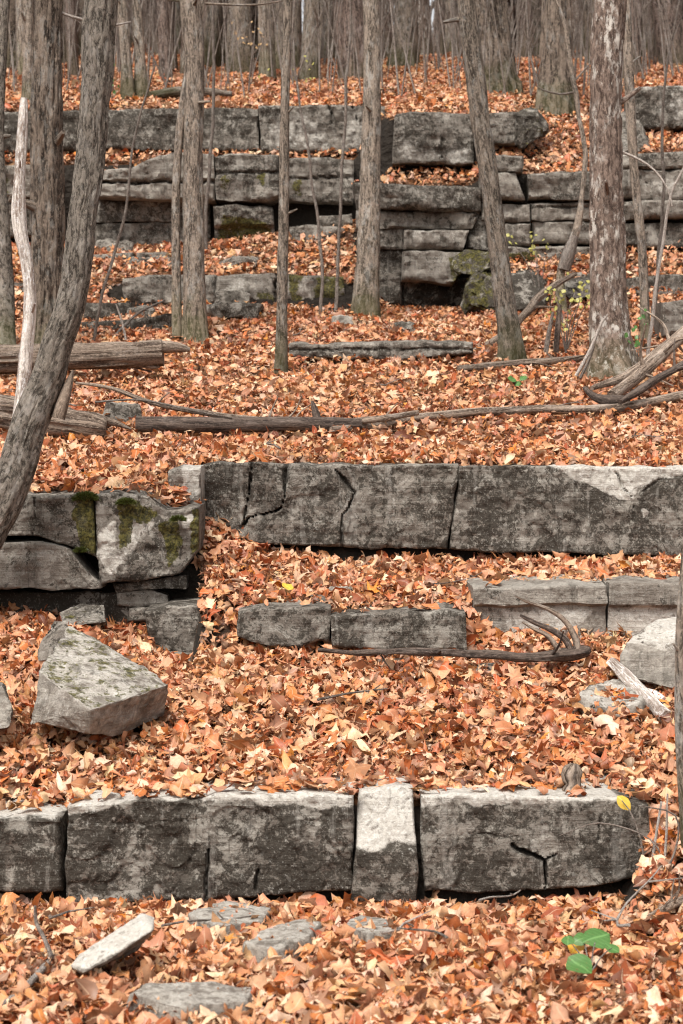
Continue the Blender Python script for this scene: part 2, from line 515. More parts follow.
def slab(label, Y, top, bot, depth=.55, Yr=None, prof=None, cracks=(), pale=(), moss=(), dark=.5, res=.012, rough=.010,
         chip=.02, name='limestone_block', cat='stone block', lip=0, group=None, rise=.02, seams=(), side=.8):
    """a block of limestone: front face traced as top and bottom edges, real depth, beds, chips and cracks"""
    SEED[0] += 13
    sd = SEED[0]
    top = np.array(top, float)
    bot = np.array(bot, float)
    Yr = Y if Yr is None else Yr
    W = (max(top[-1, 0], bot[-1, 0]) - min(top[0, 0], bot[0, 0])) * Y / F
    Hh = max(.03, (bot[:, 1].mean() - top[:, 1].mean()) * Y / F)
    nu = int(np.clip(W / res, 8, 260)) + 1
    nv = int(np.clip(Hh / res, 6, 110)) + 1
    u = np.linspace(0, 1, nu)
    v = np.linspace(0, 1, nv)
    tx = top[0, 0] + (top[-1, 0] - top[0, 0]) * u
    ty = np.interp(tx, top[:, 0], top[:, 1])
    bx = bot[0, 0] + (bot[-1, 0] - bot[0, 0]) * u
    by = np.interp(bx, bot[:, 0], bot[:, 1])
    mpx = F / Y
    ty = ty + fbm(np.stack([tx / mpx * 9, 0 * tx, 0 * tx + 3.1], -1), sd, 3) * .007 * mpx
    by = by + fbm(np.stack([tx / mpx * 7, 0 * tx, 0 * tx + 9.1], -1), sd + 5, 3) * .010 * mpx
    VV, UU = np.meshgrid(v, u, indexing='ij')
    PX = tx[None] * (1 - VV) + bx[None] * VV
    PY = ty[None] * (1 - VV) + by[None] * VV
    # ragged ends
    wob = fbm(np.stack([PY / mpx * 8, 0 * PY, 0 * PY + 5.5], -1), sd + 9, 3) * .012 * mpx * side
    PX = PX + wob * np.clip(1 - np.minimum(UU, 1 - UU) * W / .12, 0, 1)
    YY = Y + (Yr - Y) * UU
    P = np.stack([(PX - 341.5) / mpx, YY * 0 + Y, -PY / mpx], -1)
    d = rough * 1.6 * fbm(P * 3.1, sd + 1, 3) + rough * .7 * fbm(P * 15, sd + 2, 4, .6)
    bed = vnoise(np.stack([P[..., 2] * 26 + .8 * fbm(P * 2.5, sd + 3, 2), P[..., 0] * .9, 0 * PX], -1), sd + 4)
    d = d + rough * .35 * bed
    # facets
    fac = fbm(np.stack([P[..., 0] * 2.6, 0 * PX, P[..., 2] * 2.0 + P[..., 0]], -1), sd + 21, 2)
    d = d + rough * 1.7 * np.round(fac * 2.6) / 2.6 + rough * .5 * np.abs(fbm(P * 34, sd + 22, 3, .6))
    edge = np.minimum(np.minimum(UU, 1 - UU) * W, np.minimum(VV, 1 - VV) * Hh)
    cr = chip * (.35 + 1.9 * np.clip(fbm(P * 5, sd + 6, 3), 0, 2) ** 1.3)
    cr = np.clip(cr, .004, .12)
    t = np.clip(1 - edge / cr, 0, 1)
    d = d + cr * (1 - np.sqrt(np.clip(1 - t * t, 0, 1)))
    crk = np.zeros_like(PX)
    wx = PX + 2.2 * fbm(P * 16, sd + 7, 3)
    wy = PY + 2.2 * fbm(P * 16 + 9, sd + 8, 3)
    for pl, wd, dp in cracks:
        k = np.clip(1 - poly_dist(wx, wy, pl) / (wd * np.clip(.75 + .9 * fbm(P * 11, sd + 40, 2), .25, 1.5)), 0, 1)
        k = k * k * (3 - 2 * k)
        d = d + dp * k
        crk = np.maximum(crk, k)
    for sy, sdp in seams:
        # bedding seam: a recessed line across the whole face
        yy = np.interp(PX, [q[0] for q in sy], [q[1] for q in sy])
        k = np.clip(1 - np.abs(wy * .6 + PY * .4 - yy) / 2.2, 0, 1)
        d = d + sdp * k
        crk = np.maximum(crk, k)
    if prof is not None:
        d = d + np.interp(VV, [q[0] for q in prof], [q[1] for q in prof])
    YY = YY + d
    front = at_np(PX, PY, YY)
    # keep the traced outline: re-aim only x,z at nominal plane so that relief is relief
    front0 = at_np(PX, PY, Y + (Yr - Y) * UU)
    front[..., 0] = front0[..., 0]
    front[..., 2] = front0[..., 2]
    K = 7
    rows = []
    mask_px, mask_py = [], []
    for k in range(K, 0, -1):
        f = (k / K) ** 1.6
        r_ = front[0].copy()
        r_[:, 1] += depth * f
        nz = .012 * fbm(np.stack([r_[:, 0] * 6, r_[:, 1] * 6, 0 * u], -1), sd + 11, 3)
        r_[:, 2] += nz * min(1, f * 6) + rise * depth * f
        rows.append(r_)
        mask_px.append(PX[0])
        mask_py.append(PY[0])
    for j in range(nv):
        rows.append(front[j])
        mask_px.append(PX[j])
        mask_py.append(PY[j])
    for k in range(1, 4):
        f = k / 3
        r_ = front[-1].copy()
        r_[:, 1] += depth * f * .95
        rows.append(r_)
        mask_px.append(PX[-1])
        mask_py.append(PY[-1])
    A = np.array(rows)
    nr = A.shape[0]
    idx = np.arange(nr * nu).reshape(nr, nu)
    q = np.stack([idx[:-1, :-1], idx[1:, :-1], idx[1:, 1:], idx[:-1, 1:]], -1).reshape(-1, 4).tolist()
    q += np.stack([idx[-1, :-1], idx[0, :-1], idx[0, 1:], idx[-1, 1:]], -1).tolist()
    q.append(idx[::-1, 0].tolist())
    q.append(idx[:, -1].tolist())
    mp = np.array(mask_px)
    mq = np.array(mask_py)
    Vv = A.reshape(-1, 3)
    jx = 5 * fbm(A * 9, sd + 31, 3)
    jy = 4 * fbm(A * 9 + 5, sd + 32, 3)
    mk = np.zeros((nr, nu, 4))
    for pl in pale:
        mk[..., 0] = np.maximum(mk[..., 0], in_poly(mp + jx, mq + jy, pl))
    for pl in moss:
        mk[..., 1] = np.maximum(mk[..., 1], in_poly(mp + jx, mq + jy, pl))
    for _ in range(max(2, int(.03 / res))):
        for c in (0, 1):
            q_ = np.pad(mk[..., c], 1, mode='edge')
            mk[..., c] = (q_[:-2, 1:-1] + q_[2:, 1:-1] + q_[1:-1, :-2] + q_[1:-1, 2:] + 2 * q_[1:-1, 1:-1]) / 6
    if res >= .02:
        mk[..., 0] *= .66
    else:
        mk[..., 0] *= .9
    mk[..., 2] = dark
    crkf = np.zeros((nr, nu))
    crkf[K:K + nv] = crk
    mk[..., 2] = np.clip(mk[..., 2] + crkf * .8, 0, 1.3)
    mk[..., 3] = 1
    o = build(name, Vv, q, M['rock'], sharp=48, attrs={'mask': ('FLOAT_COLOR', mk.reshape(-1, 4))})
    tag(o, label, cat, group)
    if lip:
        LIPS.append((A[:K].reshape(-1, 3), lip))
    return o


def hull_rock(label, pts, name='boulder', cat='rock', res=.02, rough=.008, bevel=.012, pale=0.0, moss=0.0, dark=.3, group=None, moss_up=0.0, pale_up=0.0):
    SEED[0] += 7
    sd = SEED[0]
    bm = bmesh.new()
    for p in pts:
        bm.verts.new(p)
    r = bmesh.ops.convex_hull(bm, input=bm.verts)
    bmesh.ops.delete(bm, geom=[e for e in r['geom_interior'] if isinstance(e, bmesh.types.BMVert)], context='VERTS')
    bmesh.ops.dissolve_limit(bm, angle_limit=R(6), verts=bm.verts, edges=bm.edges)
    if bevel:
        bmesh.ops.bevel(bm, geom=list(bm.edges), offset=bevel, segments=2, affect='EDGES', profile=.6)
    bmesh.ops.triangulate(bm, faces=bm.faces)
    for it in range(6):
        lg = [e for e in bm.edges if e.calc_length() > res * 1.6]
        if not lg or len(bm.verts) > 14000:
            break
        bmesh.ops.subdivide_edges(bm, edges=lg, cuts=1)
        bmesh.ops.triangulate(bm, faces=[f for f in bm.faces if len(f.verts) > 3])
    bm.normal_update()
    V = np.array([v.co[:] for v in bm.verts])
    N = np.array([v.normal[:] for v in bm.verts])
    d = rough * 1.5 * fbm(V * 5, sd, 3) + rough * .8 * fbm(V * 22, sd + 1, 4, .6)
    V = V + N * d[:, None]
    Fc = [[v.index for v in f.verts] for f in bm.faces]
    bm.free()
    mk = np.zeros((len(V), 4))
    up = np.clip(N[:, 2] * 1.6 - .4, 0, 1)
    mk[:, 0] = np.clip(pale + pale_up * up, 0, 1)
    mk[:, 1] = np.clip(moss + moss_up * up, 0, 1)
    mk[:, 2] = dark
    mk[:, 3] = 1
    o = build(name, V, Fc, M['rock'], sharp=40, attrs={'mask': ('FLOAT_COLOR', mk)})
    return tag(o, label, cat, group)


def catmull(P, step):
    P = np.asarray(P, float)
    if len(P) == 2:
        n = max(2, int(np.linalg.norm(P[1, :3] - P[0, :3]) / step) + 1)
        t = np.linspace(0, 1, n)[:, None]
        return P[0] * (1 - t) + P[1] * t
    Q = np.vstack([2 * P[0] - P[1], P, 2 * P[-1] - P[-2]])
    out = []
    for i in range(len(P) - 1):
        p0, p1, p2, p3 = Q[i:i + 4]
        n = max(1, int(np.linalg.norm(p2[:3] - p1[:3]) / step))
        t = (np.arange(n) / n)[:, None]
        out.append(.5 * (2 * p1 + (p2 - p0) * t + (2 * p0 - 5 * p1 + 4 * p2 - p3) * t ** 2 + (3 * p1 - p0 - 3 * p2 + p3) * t ** 3))
    out.append(P[-1:])
    return np.vstack(out)


def tube(P4, seg=12, step=.05, ridge=.05, knots=.08, seed=0, flare=0.0, wob=0.0, blunt=True, lobes=5):
    """swept, uneven round timber. P4 rows x,y,z,radius. returns V, F, bark coords"""
    C = catmull(P4, step)
    X, rad = C[:, :3].copy(), np.maximum(C[:, 3], .0006)
    n = len(X)
    s = np.concatenate([[0], np.cumsum(np.linalg.norm(np.diff(X, axis=0), axis=1))])
    if wob:
        for k in range(3):
            X[:, k] += wob * fbm(np.stack([s * 2.2, 0 * s + k * 9.1, 0 * s], -1), seed + 50 + k, 3) * np.clip(s / .3, 0, 1)
    T = np.gradient(X, axis=0)
    T /= np.linalg.norm(T, axis=1)[:, None] + 1e-9
    a = np.array([1.0, 0, 0]) if abs(T[0, 0]) < .9 else np.array([0, 1.0, 0])
    Ns = []
    nrm = a - T[0] * a.dot(T[0])
    nrm /= np.linalg.norm(nrm)
    for i in range(n):
        nrm = nrm - T[i] * nrm.dot(T[i])
        nrm /= np.linalg.norm(nrm)
        Ns.append(nrm)
    Ns = np.array(Ns)
    B = np.cross(T, Ns)
    th = np.linspace(0, 2 * math.pi, seg, endpoint=False)
    TH, S = np.meshgrid(th, s)
    RR = rad[:, None] * np.ones_like(TH)
    cx, sx = np.cos(TH), np.sin(TH)
    rm = float(rad.mean())
    if seg >= 30:
        wv = .5 * fbm(np.stack([cx * 2, sx * 2, S * 2.5], -1), seed + 60, 2)
        pl_ = np.abs(fbm(np.stack([cx * 4.2 + wv, sx * 4.2 + wv, S / max(.1, rm * 2.6)], -1), seed + 61, 2))
        RR = RR * (1 - 1.9 * ridge * np.clip(1 - pl_ * 3.2, 0, 1) + .4 * ridge)
    p = np.stack([cx * 3.2, sx * 3.2, S / max(.15, rm * 9)], -1)
    RR = RR * (1 + ridge * fbm(p * 1.6, seed, 3) + knots * vnoise(np.stack([cx * 1.1, sx * 1.1, S / max(.12, rm * 5)], -1), seed + 3))
    if flare:
        lob = .55 + .45 * np.cos(lobes * TH + 1.3 * seed) + .4 * vnoise(np.stack([cx * 2, sx * 2, 0 * S], -1), seed + 8)
        RR = RR * (1 + flare * np.exp(-S / (2.2 * rm + .05)) * np.clip(lob, 0.1, 2))
    V = X[:, None] + RR[..., None] * (cx[..., None] * Ns[:, None] + sx[..., None] * B[:, None])
    bk = np.stack([cx * rm, sx * rm, S], -1)
    idx = np.arange(n * seg).reshape(n, seg)
    nx = np.roll(idx, -1, axis=1)
    q = np.stack([idx[:-1], nx[:-1], nx[1:], idx[1:]], -1).reshape(-1, 4).tolist()
    q.append(idx[0][::-1].tolist())
    q.append(idx[-1].tolist())
    return V.reshape(-1, 3), q, bk.reshape(-1, 3)


def merge(parts):
    V, Fc, B = [], [], []
    o = 0
    for v, f, b in parts:
        V.append(v)
        B.append(b)
        Fc += [[i + o for i in q] for q in f]
        o += len(v)
    return np.vstack(V), Fc, np.vstack(B)


def timber(name, parts, mat, parent=None, origin=None):
    V, Fc, B = merge(parts)
    return build(name, V, Fc, mat, parent, origin, attrs={'bark': ('FLOAT_VECTOR', B)}, sharp=60)


def with_stubs(t, path, seed, n, k):
    """snapped twig ends and knots along a stem, part of the same wood"""
    rr = np.random.RandomState(seed)
    C = catmull(path, .05)
    parts = [t]
    for _ in range(n):
        i = rr.randint(int(len(C) * .12) + 1, max(int(len(C) * .92), int(len(C) * .12) + 2))
        i = min(i, len(C) - 2)
        p, r_ = C[i, :3], C[i, 3]
        ax = C[i + 1, :3] - p
        ax /= np.linalg.norm(ax) + 1e-9
        d = rr.normal(0, 1, 3)
        d[1] -= .5
        d -= ax * d.dot(ax)
        d /= np.linalg.norm(d) + 1e-9
        d += ax * rr.uniform(.1, .9)
        l = r_ * (1 + k * rr.uniform(.5, 1.6))
        r2 = r_ * rr.uniform(.16, .32)
        tb = tube([(*(p + d * r_ * .6), r2 * 1.5), (*(p + d * (r_ + l) * .5), r2), (*(p + d * (r_ + l) + rr.normal(0, .15, 3) * l), r2 * .6)], 7, .02, .1, .15, seed)
        parts.append((tb[0], tb[1], tb[2] + np.array([0, 0, 3.0])))
    return merge(parts)


def px_path(pts, Y, sag=True):
    """pts (px, py, width px[, Y])"""
    out = []
    for p in pts:
        y = p[3] if len(p) > 3 else Y
        c = at(p[0], p[1], y)
        out.append((c.x, c.y, c.z, p[2] * .5 / F * y))
    return out


def tree(label, pts, mat, Y=None, name='tree', seg=32, step=.05, ridge=.05, flare=.5, extra=3.0, cat='tree', branches=(), group=None, knots=.06, wob=0.0, lo=5.0, bmat=None):
    """upright trunk rooted in the ground where its foot shows in the photo"""
    SEED[0] += 3
    if Y is None:
        Y = ground_hit(pts[0][0], pts[0][1], lo).y
    path = px_path(pts, Y)
    b = path[0]
    root = (b[0], b[1], hz(b[0], b[1]) - .12, b[3] * 1.05)
    if root[2] < b[2] - .02:
        path = [root] + path
    else:
        path = [(b[0], b[1], b[2] - .1, b[3])] + path
    p, q = np.array(path[-2]), np.array(path[-1])
    dr = q[:3] - p[:3]
    dr /= np.linalg.norm(dr)
    if extra:
        for k in (1, 2, 3):
            f = k / 3
            path.append((*(q[:3] + dr * extra * f), max(.002, q[3] * (1 - .35 * f))))
    V = tube(path, seg, step, ridge, knots, SEED[0], flare, wob)
    if seg >= 18:
        V = with_stubs(V, path, SEED[0], 3, .25)
    if not branches:
        o = timber(name, [V], M[mat], origin=(b[0], b[1], root[2] + .1))
        return tag(o, label, cat, group), Y
    e = empty(name, (b[0], b[1], root[2] + .1), label, cat, group)
    timber('trunk', [V], M[mat], e)
    for bi, (bn, bp) in enumerate(branches):
        bpp = px_path(bp, Y)
        timber(bn, [tube(bpp, 8 if bp[0][2] < 7 else 16, .04, .04, .05, SEED[0] + bi + 1)], M[bmat or mat], e)
    return e, Y


def fallen(label, pts, mat, name='fallen_branch', seg=14, cat='branch', lift=.45, lo=5.0, group=None, step=.04, ridge=.05, knots=.08, parts=(), wob=0.0, sink=True):
    """a log or branch that lies where it shows: every point is put on the ground unless it carries its own Y"""
    SEED[0] += 3
    path = []
    for p in pts:
        if len(p) > 3:
            Y = p[3]
            c = at(p[0], p[1], Y)
        else:
            c = ground_hit(p[0], p[1] + p[2] * lift, lo)
            Y = c.y
            c = at(p[0], p[1], Y)
        path.append((c.x, c.y, c.z, p[2] * .5 / F * Y))
    t = tube(path, seg, step, ridge, knots, SEED[0], 0, wob)
    if seg >= 12 and cat not in ('stump', 'root', 'wood', 'log') and name != 'branch_stump':
        t = with_stubs(t, path, SEED[0], 5 if name == 'log' else 4, 1.2 if name == 'log' else 5)
    if not parts:
        return tag(timber(name, [t], M[mat]), label, cat, group)
    m = path[len(path) // 2]
    e = empty(name, m[:3], label, cat, group)
    timber('stem', [t], M[mat], e)
    for pn, pp, pm in parts:
        timber(pn, [tube(px_path(pp, path[0][1]), 10, .02, .05, .08, SEED[0] + 1)], M[pm], e)
    return e


# ------------------------------------------------------------------ ground sheet
def axis(lo, hi, step, far, k=1.35):
    a = list(np.arange(lo, hi + 1e-6, step))
    d = step
    x = hi
    while x < far:
        d *= k
        x += d
        a.append(x)
    d = step
    x = lo
    while x > -far:
        d *= k
        x -= d
        a.insert(0, x)
    return np.array(a)


gx = axis(-6, 6, .06, 350)
gy = np.concatenate([np.arange(-60, 4, 4.0), axis(4, 27, .045, 27.01)[1:] if False else np.arange(4, 27, .045), 27 + np.cumsum(.06 * 1.12 ** np.arange(58))])
GX, GY = np.meshgrid(gx, gy)
GZ = H(GX.ravel(), GY.ravel()).reshape(GX.shape) - .06
idx = np.arange(GX.size).reshape(GX.shape)
gq = np.stack([idx[:-1, :-1], idx[:-1, 1:], idx[1:, 1:], idx[1:, :-1]], -1).reshape(-1, 4).tolist()
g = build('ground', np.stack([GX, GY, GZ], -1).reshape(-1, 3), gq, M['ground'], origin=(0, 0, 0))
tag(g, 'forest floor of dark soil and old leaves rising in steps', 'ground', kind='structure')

# ------------------------------------------------------------------ limestone blocks
# lowest ledge
slab('long dark limestone block at the lower left edge, its top lower than its neighbours', 7.40,
     [(-70, 820), (62, 818)], [(-70, 893), (62, 893)], res=.008, dark=.85, chip=.018, lip=5,
     pale=[[(-70, 812), (62, 810), (62, 822), (-70, 824)]])
slab('longest block of the lowest ledge, dark with a pale top edge and two short cracks', 7.40,
     [(66, 806), (90, 804), (135, 801), (190, 802), (215, 794), (240, 797), (300, 794), (352, 797)], [(66, 908), (200, 901), (352, 893)],
     res=.0065, dark=.72, chip=.022, lip=190, rise=.03, rough=.012,
     cracks=[([(208, 850), (206, 872), (207, 900)], 2.6, .05), ([(258, 868), (256, 892)], 2.0, .03), ([(66, 822), (150, 824), (212, 818)], 1.2, .006)],
     pale=[[(60, 780), (360, 780), (358, 808), (325, 811), (296, 806), (262, 808), (235, 801), (200, 805), (150, 804), (122, 803), (98, 810), (60, 816)]])
slab('narrow upright limestone block with a bright bare slanted top, wedged into the lowest ledge', 7.34,
     [(360, 797), (385, 794), (415, 797)], [(352, 906), (418, 904)], res=.006, dark=.55, chip=.02, rough=.008,
     prof=[(0, .15), (.47, .02), (.53, 0), (1, .0)], pale=[[(350, 780), (425, 780), (425, 851), (400, 848), (375, 851), (350, 848)]], depth=.45)
slab('long block at the right of the lowest ledge with a forked crack near its bottom', 7.42,
     [(420, 796), (470, 795), (530, 797), (600, 799), (648, 806)], [(424, 893), (540, 890), (660, 880)], Yr=7.40,
     res=.0065, dark=.62, chip=.02, lip=36, rise=.02,
     cracks=[([(513, 847), (532, 856), (545, 862), (545, 890)], 3.2, .07), ([(545, 862), (557, 856)], 2.4, .05), ([(598, 815), (600, 850)], 1.2, .01),
             ([(440, 833), (520, 838)], 1.2, .008)],
     pale=[[(415, 780), (620, 780), (620, 803), (560, 806), (500, 804), (450, 806), (415, 808)]])
# second low ledge
slab('low stone with an undercut belly at the left end of the thin middle step', 9.36,
     [(237, 613), (260, 609), (330, 608)], [(237, 637), (262, 642), (300, 648), (320, 641), (330, 644)], res=.009, dark=.5, chip=.018, rough=.012, lip=6)
slab('long low dark stone in the thin middle step, just left of the driftwood fork', 9.34,
     [(331, 615), (400, 613), (450, 611), (466, 614)], [(331, 648), (466, 650)], res=.009, dark=.6, chip=.016, lip=26, rough=.012)
slab('two layered pale grey slab behind the driftwood fork', 9.66,
     [(472, 588), (540, 586), (606, 585)], [(478, 640), (608, 640)], res=.008, dark=-.5, chip=.014, rough=.006, lip=5,
     prof=[(0, 0), (.33, 0), (.38, .035), (1, .05)], pale=[[(500, 610), (560, 606), (600, 612), (560, 640), (510, 636)]])
slab('smooth grey slab at the right end of the thin middle step, above the pale boulder', 9.66,
     [(609, 584), (650, 582), (760, 582)], [(610, 640), (760, 640)], res=.009, dark=-.5, chip=.014, rough=.006, lip=4,
     prof=[(0, 0), (.38, 0), (.44, .03), (1, .035)], pale=[[(605, 606), (683, 606), (683, 640), (605, 640)]])
# big middle ledge
slab('left length of the big middle ledge, split by branching black cracks', 10.72,
     [(196, 466), (230, 462), (300, 465), (380, 465), (460, 466)], [(196, 540), (345, 549), (447, 549)], res=.0085, dark=.55, chip=.022, rough=.012, depth=.7, lip=6,
     cracks=[([(251, 462), (252, 478), (250, 492), (241, 526)], 2.2, .05), ([(287, 462), (285, 490), (282, 508), (262, 514), (249, 517), (241, 527)], 2.8, .07),
             ([(337, 471), (356, 493), (349, 507), (343, 514), (342, 550)], 2.2, .04)],
     pale=[[(252, 490), (258, 492), (248, 512), (243, 520)]])
slab('right length of the big middle ledge with a pale broken top corner', 10.72,
     [(460, 466), (560, 467), (683, 468), (780, 468)], [(450, 550), (560, 554), (683, 556), (780, 556)], res=.0085, dark=.62, chip=.022, rough=.012, depth=.7, lip=8,
     cracks=[([(615, 473), (622, 484), (632, 496)], 2.4, .03), ([(632, 496), (634, 520)], 1.6, .015), ([(636, 496), (660, 480), (683, 476)], 1.4, .012)],
     pale=[[(545, 462), (780, 462), (683, 477), (658, 482), (640, 492), (633, 506), (618, 500), (596, 488), (572, 480)], [(636, 508), (648, 512), (640, 520)]])
slab('pale square corner block tucked between the mossy left ledge and the big middle ledge', 10.38,
     [(167, 472), (180, 467), (200, 468)], [(170, 560), (200, 552)], res=.009, dark=.3, chip=.03, depth=.5,
     pale=[[(176, 460), (205, 460), (202, 500), (186, 506), (180, 490)]], moss=[[(165, 508), (200, 505), (200, 545), (165, 545)]])
# mossy left ledge
slab('upper block of the left ledge, grey with moss tufts at its right end', 9.90,
     [(-70, 496), (30, 496), (75, 495), (93, 494)], [(-70, 538), (40, 537), (68, 545), (95, 556)], res=.0085, dark=.45, chip=.02, rough=.012, lip=4,
     cracks=[([(35, 496), (34, 540)], 1.3, .012)], moss=[[(72, 490), (96, 490), (96, 560), (78, 545)]], pale=[[(78, 512), (90, 512), (90, 530), (80, 530)]])
slab('grey wedge of stone overhanging a black gap in the left ledge', 9.86,
     [(-70, 541), (0, 542), (40, 541), (70, 550), (98, 584)], [(-70, 590), (60, 589), (99, 589)], res=.0085, dark=.1, chip=.014, rough=.010, depth=.4)
slab('big rounded corner block of the left ledge with fresh white breaks and moss streaks', 9.88,
     [(94, 494), (120, 492), (148, 497), (165, 510), (198, 508)], [(99, 584), (150, 580), (180, 574), (198, 552)], res=.0075, dark=.45, chip=.016, rough=.013, lip=26, Yr=9.96,
     cracks=[([(94, 494), (96, 555), (99, 585)], 1.6, .02)],
     pale=[[(97, 528), (118, 520), (120, 550), (97, 555)], [(134, 522), (160, 516), (150, 532), (136, 552), (125, 550)], [(97, 556), (132, 552), (118, 578), (106, 578)],
           [(180, 514), (190, 514), (188, 532), (180, 530)]],
     moss=[[(118, 494), (138, 496), (134, 545), (122, 552)], [(138, 505), (160, 508), (150, 522), (138, 525)], [(160, 520), (180, 515), (178, 560), (165, 570)], [(188, 510), (200, 510), (198, 550), (188, 555)]])
slab('back stone deep in the gap under the left ledge, shade painted into its colour', 10.03, [(-70, 592), (112, 592), (150, 592)], [(-70, 640), (150, 640)], res=.012, dark=1.0, depth=.3)  # stone colour darkened to carry the shade of the gap
slab('thin dark flake stacked under the corner block of the left ledge', 9.99, [(112, 584), (150, 581), (186, 576)], [(116, 592), (186, 588)], res=.008, dark=.6, chip=.008, rough=.008)
slab('rounded pale grey flake in the stack under the left ledge', 10.0, [(118, 593), (150, 591), (168, 595)], [(118, 606), (140, 609), (168, 604)], res=.008, dark=.2, chip=.02, rough=.008)
slab('lowest thin flake of the stack beside the dark square block', 9.98, [(130, 608), (160, 606)], [(128, 622), (160, 620)], res=.008, dark=.4, chip=.012)
slab('dark square block standing below the left ledge, beside the leaf bank', 9.66,
     [(144, 612), (170, 606), (205, 604), (234, 608)], [(150, 650), (205, 657), (234, 642)], res=.008, dark=.7, chip=.025, rough=.014, lip=5,
     cracks=[([(205, 606), (207, 655)], 2, .03)])
slab('pale footing stone under the dark square block', 9.58, [(146, 655), (206, 654)], [(146, 668), (204, 668)], res=.009, dark=.2, chip=.012, depth=.3)
hull_rock('mossy grey stone half buried in the shade under the left ledge',
          [at(60, 612, 9.75), at(104, 605, 9.8), at(106, 622, 9.6), at(64, 626, 9.55), at(60, 632, 9.9), at(108, 632, 9.9), at(84, 602, 9.95)], dark=.5, moss_up=.5)

# upper cliff, courses from the top down (left part)
U = dict(res=.02, rough=.022, chip=.035, depth=.6)
slab('dark top course block behind the two big left trunks', 19.80, [(-90, 112), (98, 110)], [(-90, 152), (98, 150)], dark=.75, **U)
slab('dark top course block between the leaning trunk and the twin trunk', 19.78, [(99, 109), (150, 108), (199, 108)], [(99, 149), (199, 150)], dark=.7, lip=6, **U)
slab('top course block right of the twin trunk with black stains', 19.78, [(200, 107), (257, 107)], [(200, 150), (259, 151)], dark=.6, **U)
slab('widest top course block, behind the slim pole tree, pale with black vertical stains', 19.74,
     [(259, 106), (320, 105), (386, 106)], [(261, 152), (386, 155)], dark=.42, lip=6,
     cracks=[([(331, 105), (333, 128)], 2.2, .07), ([(353, 106), (357, 122)], 1.8, .05)],
     pale=[[(262, 112), (300, 110), (330, 130), (325, 150), (275, 150)], [(340, 112), (380, 110), (384, 150), (345, 150)]], **U)
slab('long striped second course block left of the twin trunk', 19.16, [(94, 170), (130, 168), (160, 155), (176, 152), (214, 154)], [(94, 196), (214, 199)], dark=.1,
     seams=[([(90, 182), (216, 181)], .12)], lip=14, **U)
slab('second course block with ochre moss, right of the twin trunk', 19.15, [(213, 156), (230, 152), (278, 154)], [(216, 199), (268, 201), (280, 196)], dark=.35,
     seams=[([(212, 172), (280, 172)], .05)], moss=[[(218, 176), (232, 176), (232, 192), (220, 192)], [(258, 172), (266, 172), (266, 186), (258, 186)]], **U)
slab('second course block behind the slim pole tree, layered and mossy', 19.3, [(281, 158), (330, 157), (354, 160)], [(281, 200), (354, 203)], dark=.3,
     seams=[([(280, 178), (356, 176)], .04)], moss=[[(288, 178), (304, 176), (304, 194), (290, 192)]], **U)
slab('second course block at the far left edge behind the trunks', 19.16, [(-90, 166), (50, 165)], [(-90, 196), (50, 196)], dark=.3, moss=[[(0, 178), (10, 178), (10, 196), (0, 196)]], **U)
slab('third course slab in shade under the striped block', 19.46, [(94, 201), (174, 200)], [(94, 222), (174, 221)], dark=.45, **U)
slab('lowest course slab in shade left of the twin trunk', 19.44, [(94, 224), (172, 222)], [(94, 248), (172, 247)], dark=.55, **U)
slab('third course slab behind the twin trunk', 19.46, [(176, 203), (210, 203)], [(176, 246), (210, 246)], dark=.5, **U)
slab('low course slab at the far left edge of the cliff', 19.28, [(-90, 200), (50, 200)], [(-90, 236), (50, 236)], dark=.5, seams=[([(-90, 218), (60, 216)], .04)], **U)
slab('mossy low block under the ochre mossed block', 19.2, [(213, 206), (240, 204), (272, 206)], [(213, 241), (274, 240)], dark=.45,
     prof=[(0, 0), (.55, 0), (.62, .06), (1, .09)], moss=[[(218, 214), (272, 222), (272, 240), (214, 240)]], **U)
slab('grey stone among leaves left of the slim pole tree foot', 19.0, [(290, 226), (312, 224), (345, 228)], [(290, 244), (345, 244)], dark=.3, **U)
slab('small grey stone leaning on the cliff beside the wide pole trunk', 19.1, [(318, 216), (352, 214)], [(318, 226), (352, 227)], dark=.3, **U)
# steps below the cliff on the left
slab('small upper step stone between the leaning trunk and a sapling', 18.72, [(93, 254), (132, 252)], [(93, 272), (132, 270)], dark=.35, lip=8, **U)
slab('small pale step stone right of the upper step stone', 18.75, [(136, 253), (168, 252)], [(136, 266), (170, 266)], dark=.2, lip=6, **U)
slab('leftmost stone of the middle step, mostly hidden by the big trunks', 17.9, [(-90, 283), (56, 282)], [(-90, 312), (58, 312)], dark=.7, **U)
slab('left stone of the middle step crossing behind the twin trunk', 17.98, [(122, 278), (150, 275), (216, 275)], [(124, 304), (216, 306)], dark=.35, lip=34, **U)
slab('right stone of the middle step, green moss at its right end', 17.98, [(205, 276), (240, 274), (277, 273), (300, 275), (344, 276)], [(217, 308), (346, 309)], dark=.15, lip=30,
     cracks=[([(276, 273), (276, 308)], 2.4, .07), ([(290, 275), (291, 308)], 1.6, .03)],
     moss=[[(290, 272), (304, 272), (304, 306), (292, 300)], [(316, 274), (348, 272), (348, 310), (318, 310)], [(254, 290), (274, 288), (274, 306), (256, 304)]],
     pale=[[(218, 280), (245, 278), (246, 300), (222, 300)], [(300, 280), (318, 280), (316, 305), (302, 305)]], **U)
slab('thin low step stone right of the twin trunk foot', 17.1, [(203, 304), (240, 302), (262, 304)], [(204, 318), (256, 318)], dark=.45, lip=6, **U)
slab('dark low step stone beside the leaning trunk', 17.2, [(84, 303), (130, 302)], [(84, 319), (130, 318)], dark=.75, lip=5, **U)
